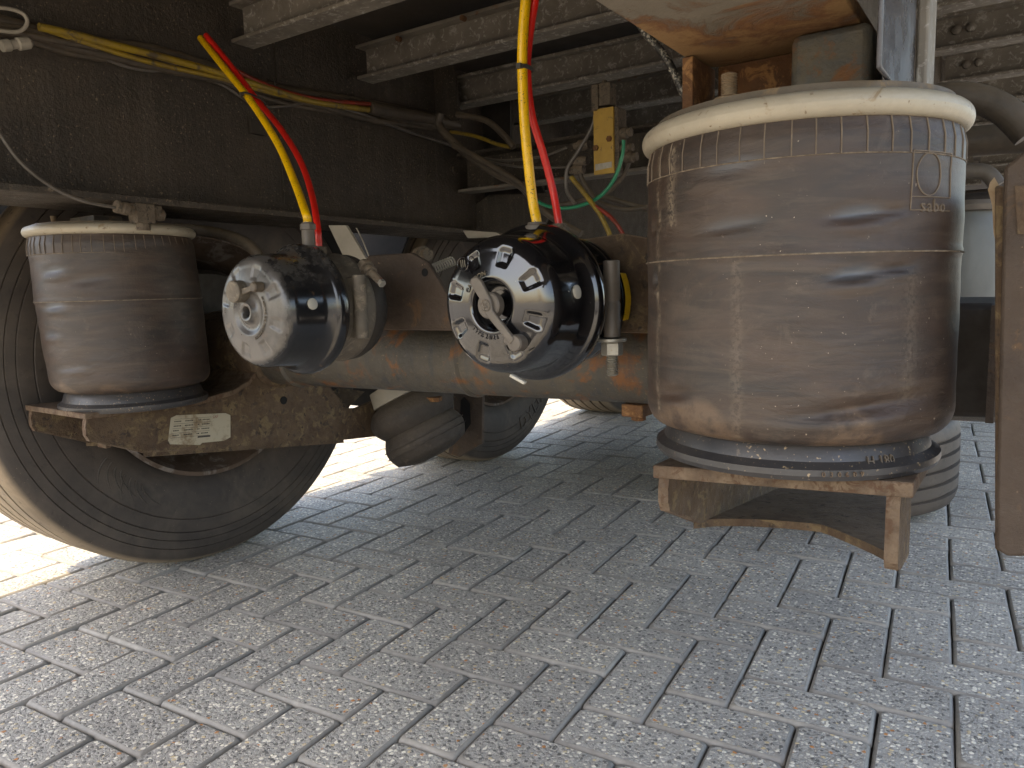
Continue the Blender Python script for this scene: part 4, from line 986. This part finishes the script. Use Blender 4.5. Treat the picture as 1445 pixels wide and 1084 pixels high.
t = thing('conduit_end', 'ribbed conduit connector lying under the cable loop at the left edge', 'connector', atX(20, 62, LWX+.03))
a = atX(2, 65, LWX+.03); b = atX(44, 60, LWX+.03); dd = b-a
G().lathe(a, dd, [(0, .006), (0, .0095), (dd.length*.25, .0098), (dd.length*.3, .0075), (dd.length*.5, .0075), (dd.length*.55, .0105), (dd.length*.9, .0100), (dd.length, .006)], 24).build('sleeve', M['pale'], t, smooth=30)
t = thing('grey_air_line', 'thin grey air line curving down to the fitting above the small air spring', 'air line', atX(170, 293, -1.36))
tube_obj('tube', [atX(-20, 165, -1.34), atX(0, 190, -1.345), atX(28, 228, -1.345), atX(70, 262, -1.345), atX(115, 283, -1.345), atX(168, 294, -1.345)], .0030, M['hose_grey'], t)
# T fitting
t = thing('elbow_fitting', 'grimy elbow fitting cluster on top of the small air spring', 'air fitting', atX(200, 300, -1.35))
a = atX(163, 291, -1.345); b = atX(182, 296, -1.345)
G().lathe(a, b-a, [(0, .008), (0, .011), (.006, .0118), (.008, .0085), (.012, .0115), (.022, .0115), (.024, .009), (.03, .009)], 20).build('nut', M['fitting'], t, smooth=30)
g = G()
c = atX(200, 302, -1.36)
g.box(c, (.03, .035, .035)); g.lathe(c+Vector((0, 0, -.03)), (0, 0, 1), [(0, .013), (.02, .013), (.022, .016), (.03, .016)], 12); g.box(c+Vector((0, .025, .002)), (.02, .02, .028))
g.hexa(c+Vector((0, .03, 0)), (0, 1, 0), .012, .012); g.build('body', M['fitting'], t, smooth=30, bevel=.002)
t = thing('hose_branch', 'dark corrugated hose behind the small air spring', 'hose', atY(300, 330, 1.05))
tube_obj('tube', [atY(*q, 1.02) for q in ((250, 322), (300, 328), (340, 340), (365, 362), (370, 400))], .013, M['hose_dark'], t)
# dark loom crossing to the valve
t = thing('cable_loom', 'drooping black cable loom tied where it leaves the rail towards the valve', 'cable bundle', atY(700, 230, 1.7))
tube_obj('cable', [atY(*q, 1.62) for q in ((622, 160), (620, 178), (640, 200), (665, 222), (700, 245), (735, 262), (760, 290), (800, 320))], .0110, M['hose_dark'], t)
tube_obj('cable', [atY(*q, 1.60) for q in ((640, 205), (690, 232), (740, 265), (770, 300), (820, 330))], .0085, M['hose_dark'], t)
tube_obj('cable', [atY(*q, 1.68) for q in ((645, 162), (685, 170), (710, 190), (725, 208))], .0085, M['hose_dark'], t)
tube_obj('cable', [atY(*q, 1.68) for q in ((655, 215), (700, 226), (760, 222), (800, 208))], .0032, M['hose_grey'], t)
tube_obj('cable', [atY(*q, 1.68) for q in ((655, 213), (690, 228), (740, 236), (800, 236))], .0032, M['hose_grey'], t)
t = thing('old_air_line', 'old yellow line lying behind the drooping loom', 'air line', atY(680, 200, 1.75))
tube_obj('tube', [atY(*q, 1.75) for q in ((636, 186), (670, 192), (700, 203), (720, 208))], .0055, M['old_yellow'], t)
# valve
t = thing('levelling_valve', 'mustard yellow valve plate with dirty fittings on the cross member', 'valve', atY(850, 200, 1.45))
yv = 1.45
G().prism([atY(*q, yv) for q in ((837, 155), (865, 150), (866, 244), (838, 247))], (0, .006, 0)).build('face_plate', M['valve_yellow'], t, bevel=.0008)
G().prism([atY(*q, yv+.0065) for q in ((839, 152), (872, 150), (874, 240), (842, 244))], (0, .04, 0)).build('body', M['fitting'], t, bevel=.002)
for q in ((860, 196), (841, 209)): G().hexa(atY(*q, yv-.0005), (0, -1, 0), .0065, .004).build('screw', M['rust'], t)
G().prism([atY(*q, yv-.0012) for q in ((840, 232), (863, 228), (863, 236), (840, 241))], (0, .001, 0)).build('nameplate', M['galv'], t)
g = G(); c = atY(855, 135, yv+.02); g.box(c, (.034, .03, .045)); c2 = atY(842, 140, yv+.01); g.box(c2, (.016, .02, .055)); g.lathe(atY(853, 122, yv+.02), (0, 0, 1), [(0, .008), (.006, .008), (.007, .0055), (.012, .0055)], 16)
g.build('solenoid', M['fitting'], t, smooth=30, bevel=.002)
for q in ((880, 188), (882, 210), (888, 222)): G().lathe(atY(*q, yv+.02), (1, .0, .0), [(-.012, .009), (0, .012), (.008, .012), (.01, .009), (.018, .009)], 14).build('port', M['fitting'], t, smooth=30)
for q in ((822, 205), (820, 228), (815, 240)): G().lathe(atY(*q, yv+.02), (-1, 0, 0), [(-.016, .009), (0, .012), (.008, .012), (.01, .009), (.02, .007)], 14).build('port', M['fitting'], t, smooth=30)
t = thing('green_air_line', 'thin green air line sagging from the valve fitting', 'air line', atY(830, 290, 1.42))
tube_obj('tube', [atY(*q, 1.42) for q in ((880, 198), (878, 220), (868, 250), (848, 276), (820, 290), (790, 294), (765, 288), (745, 274))], .0038, M['green'], t)
t = thing('cable_loom', 'grey brown cables looped under the valve towards the big air spring', 'cable bundle', atY(830, 290, 1.5))
tube_obj('cable', [atY(*q, 1.46) for q in ((842, 150), (835, 180), (815, 215), (800, 240), (800, 270), (812, 288))], .0042, M['hose_grey'], t)
tube_obj('cable', [atY(*q, 1.47) for q in ((820, 232), (820, 250), (832, 270), (845, 285), (880, 296), (915, 292))], .0055, M['hose_dark'], t)
tube_obj('cable', [atY(*q, 1.48) for q in ((780, 292), (820, 284), (850, 278), (880, 286), (915, 296))], .0060, M['hose_dark'], t)
tube_obj('cable', [atY(*q, 1.48) for q in ((888, 225), (880, 248), (865, 265), (850, 280))], .0050, M['hose_dark'], t)
t = thing('old_air_line', 'yellow air line dropping behind the glossy chamber', 'air line', atY(840, 300, 1.4))
tube_obj('tube', [atY(*q, 1.40) for q in ((806, 250), (830, 280), (848, 305), (862, 336), (866, 362))], .0052, M['old_yellow'], t)
t = thing('old_air_line', 'thin red air line dropping beside the yellow one behind the glossy chamber', 'air line', atY(870, 310, 1.4))
tube_obj('tube', [atY(*q, 1.40) for q in ((838, 290), (860, 305), (876, 325), (886, 350), (888, 385))], .0042, M['old_red'], t)
t = thing('hose', 'speckled black hose dropping behind the cream ring from above', 'hose', atY(940, 90, 1.02))
tube_obj('tube', [atY(*q, 1.03) for q in ((895, 20), (912, 48), (935, 75), (955, 110), (972, 150))], .0058, grimy('speckled hose', (.03, .028, .026), (.05, .045, .04), 20, None, rough=(.3, .5), bump=.2, speck=(.5, .46, .38), sth=.56, ssc=260), t)
# bits behind the left chamber
t = thing('pale_stay', 'pale grey flat stay angled down behind the dusty brake chamber', 'stay', atY(495, 345, 1.2))
G().prism([atY(*q, 1.16) for q in ((463, 318), (488, 318), (522, 375), (492, 378))], (0, .008, 0)).build('bar', M['pale'], t, bevel=.001)
tube_obj('cable', [atY(*q, 1.17) for q in ((503, 322), (512, 340), (523, 368))], .0015, M['pale'], t)
t = thing('coil_spring', 'small pale return spring hooked to the rusty bracket', 'spring', atY(615, 380, 1.3))
a, b = atY(590, 388, 1.05), atY(640, 368, 1.12); dd = b-a
pts = []; u, v, d_ = frame(dd)
for k in range(15*9): s_ = k/(15*9-1); ang = 2*math.pi*15*s_; pts.append(a+dd*s_+(u*math.cos(ang)+v*math.sin(ang))*.0085)
G().tube(pts, .0017, 6, 1).build('coil', M['pale'], t)
G().tube([atY(583, 391, 1.03), a], .0015, 6, 1).build('hook', M['pale'], t)
t = thing('banjo_bolt', 'grimy bolt fitting behind the rusty bracket', 'bolt', atY(600, 362, 1.2))
G().lathe(atY(592, 360, 1.22), (1, -.4, 0), [(0, .018), (.02, .018), (.022, .012), (.04, .012)], 20).build('body', M['fitting'], t)
t = thing('pale_bar', 'short pale bar showing above the glossy brake chamber', 'bar', atY(680, 330, 1.5))
G().prism([atY(*q, 1.5) for q in ((653, 325), (700, 328), (712, 334), (660, 336))], (0, .02, 0)).build('bar', M['pale'], t)

# ------------------------------------------------------------------ right hand side
t = thing('mudguard_post', 'tall brown mud crusted steel post at the right edge', 'post', atY(1425, 780, .80))
yp = .80
G().prism([atY(*q, yp) for q in ((1417, 236), (1455, 205), (1900, 205), (1900, 790), (1421, 786), (1406, 776), (1406, 700))], (.0, .012, 0)).build('front_plate', M['hanger'], t, bevel=.003)  # plate carried on out of view to block light from the right
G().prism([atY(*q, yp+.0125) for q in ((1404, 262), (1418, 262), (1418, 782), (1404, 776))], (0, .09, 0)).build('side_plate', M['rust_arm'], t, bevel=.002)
G().prism([atY(*q, yp-.002) for q in ((1432, 262), (1470, 262), (1470, 330), (1436, 330))], (0, .001, 0)).build('rust_patch', M['rust_arm'], t)
pp = [(1403, 250), (1410, 262), (1412, 300), (1406, 345), (1402, 330), (1400, 290), (1394, 268), (1397, 258)]
G().prism([atY(*q, yp+.02) for q in pp], (0, .006, 0)).build('torn_lip', M['dustbolt'], t)
t = thing('hose', 'thick black hose arching out behind the cream ring to the right edge', 'hose', atY(1380, 150, 1.1))
tube_obj('tube', [atY(*q, 1.12) for q in ((1300, 142), (1345, 136), (1385, 141), (1420, 158), (1452, 190))], .0175, M['hose_dark'], t, seg=20)
t = thing('pipe', 'straight thick dark pipe below the arching black hose', 'pipe', atY(1400, 195, 1.2))
tube_obj('tube', [atY(*q, 1.2) for q in ((1330, 204), (1400, 197), (1470, 193))], .0195, M['hose_dark'], t, seg=20)
t = thing('pipe', 'thin grey pipe bending behind the torn edge of the brown post', 'pipe', atY(1380, 240, 1.6))
tube_obj('tube', [atY(*q, 1.6) for q in ((1330, 244), (1365, 241), (1392, 244), (1408, 262))], .0135, M['cap'], t, seg=16)
t = thing('pipe', 'short dark pipe above the grey canister', 'pipe', atY(1380, 282, 1.7))
tube_obj('tube', [atY(*q, 1.7) for q in ((1330, 287), (1370, 284), (1415, 279))], .0145, M['black'], t, seg=16)
t = thing('canister', 'smooth grey canister with a rolled lid behind the big air spring', 'canister', atY(1360, 430, 1.7))
c = atY(1358, 430, 1.72); zt_ = atY(1358, 300, 1.72).z; hh = zt_-c.z
G().lathe(c, (0, 0, 1), [(0, .062), (.004, .064), (hh*.75, .064), (hh*.9, .058), (hh, .050)], 40).build('body', M['canister'], t)
G().lathe(c+Vector((0, 0, hh-.002)), (0, 0, 1), [(0, .05), (.002, .062), (.012, .066), (.02, .062), (.024, .02)], 40).build('lid', M['cap'], t)
t = thing('axle_end_block', 'dark crusted axle casting between the big air spring and the brown post', 'axle casting', atY(1380, 500, 1.3))
G().prism([atY(*q, 1.0) for q in ((1320, 428), (1410, 428), (1410, 592), (1320, 588))], (0, .30, 0)).build('block', M['black'], t, bevel=.008)
G().bb(tuple(atY(1390, 597, .98)), tuple(atY(1412, 430, .999))).build('lip', M['hanger'], t)
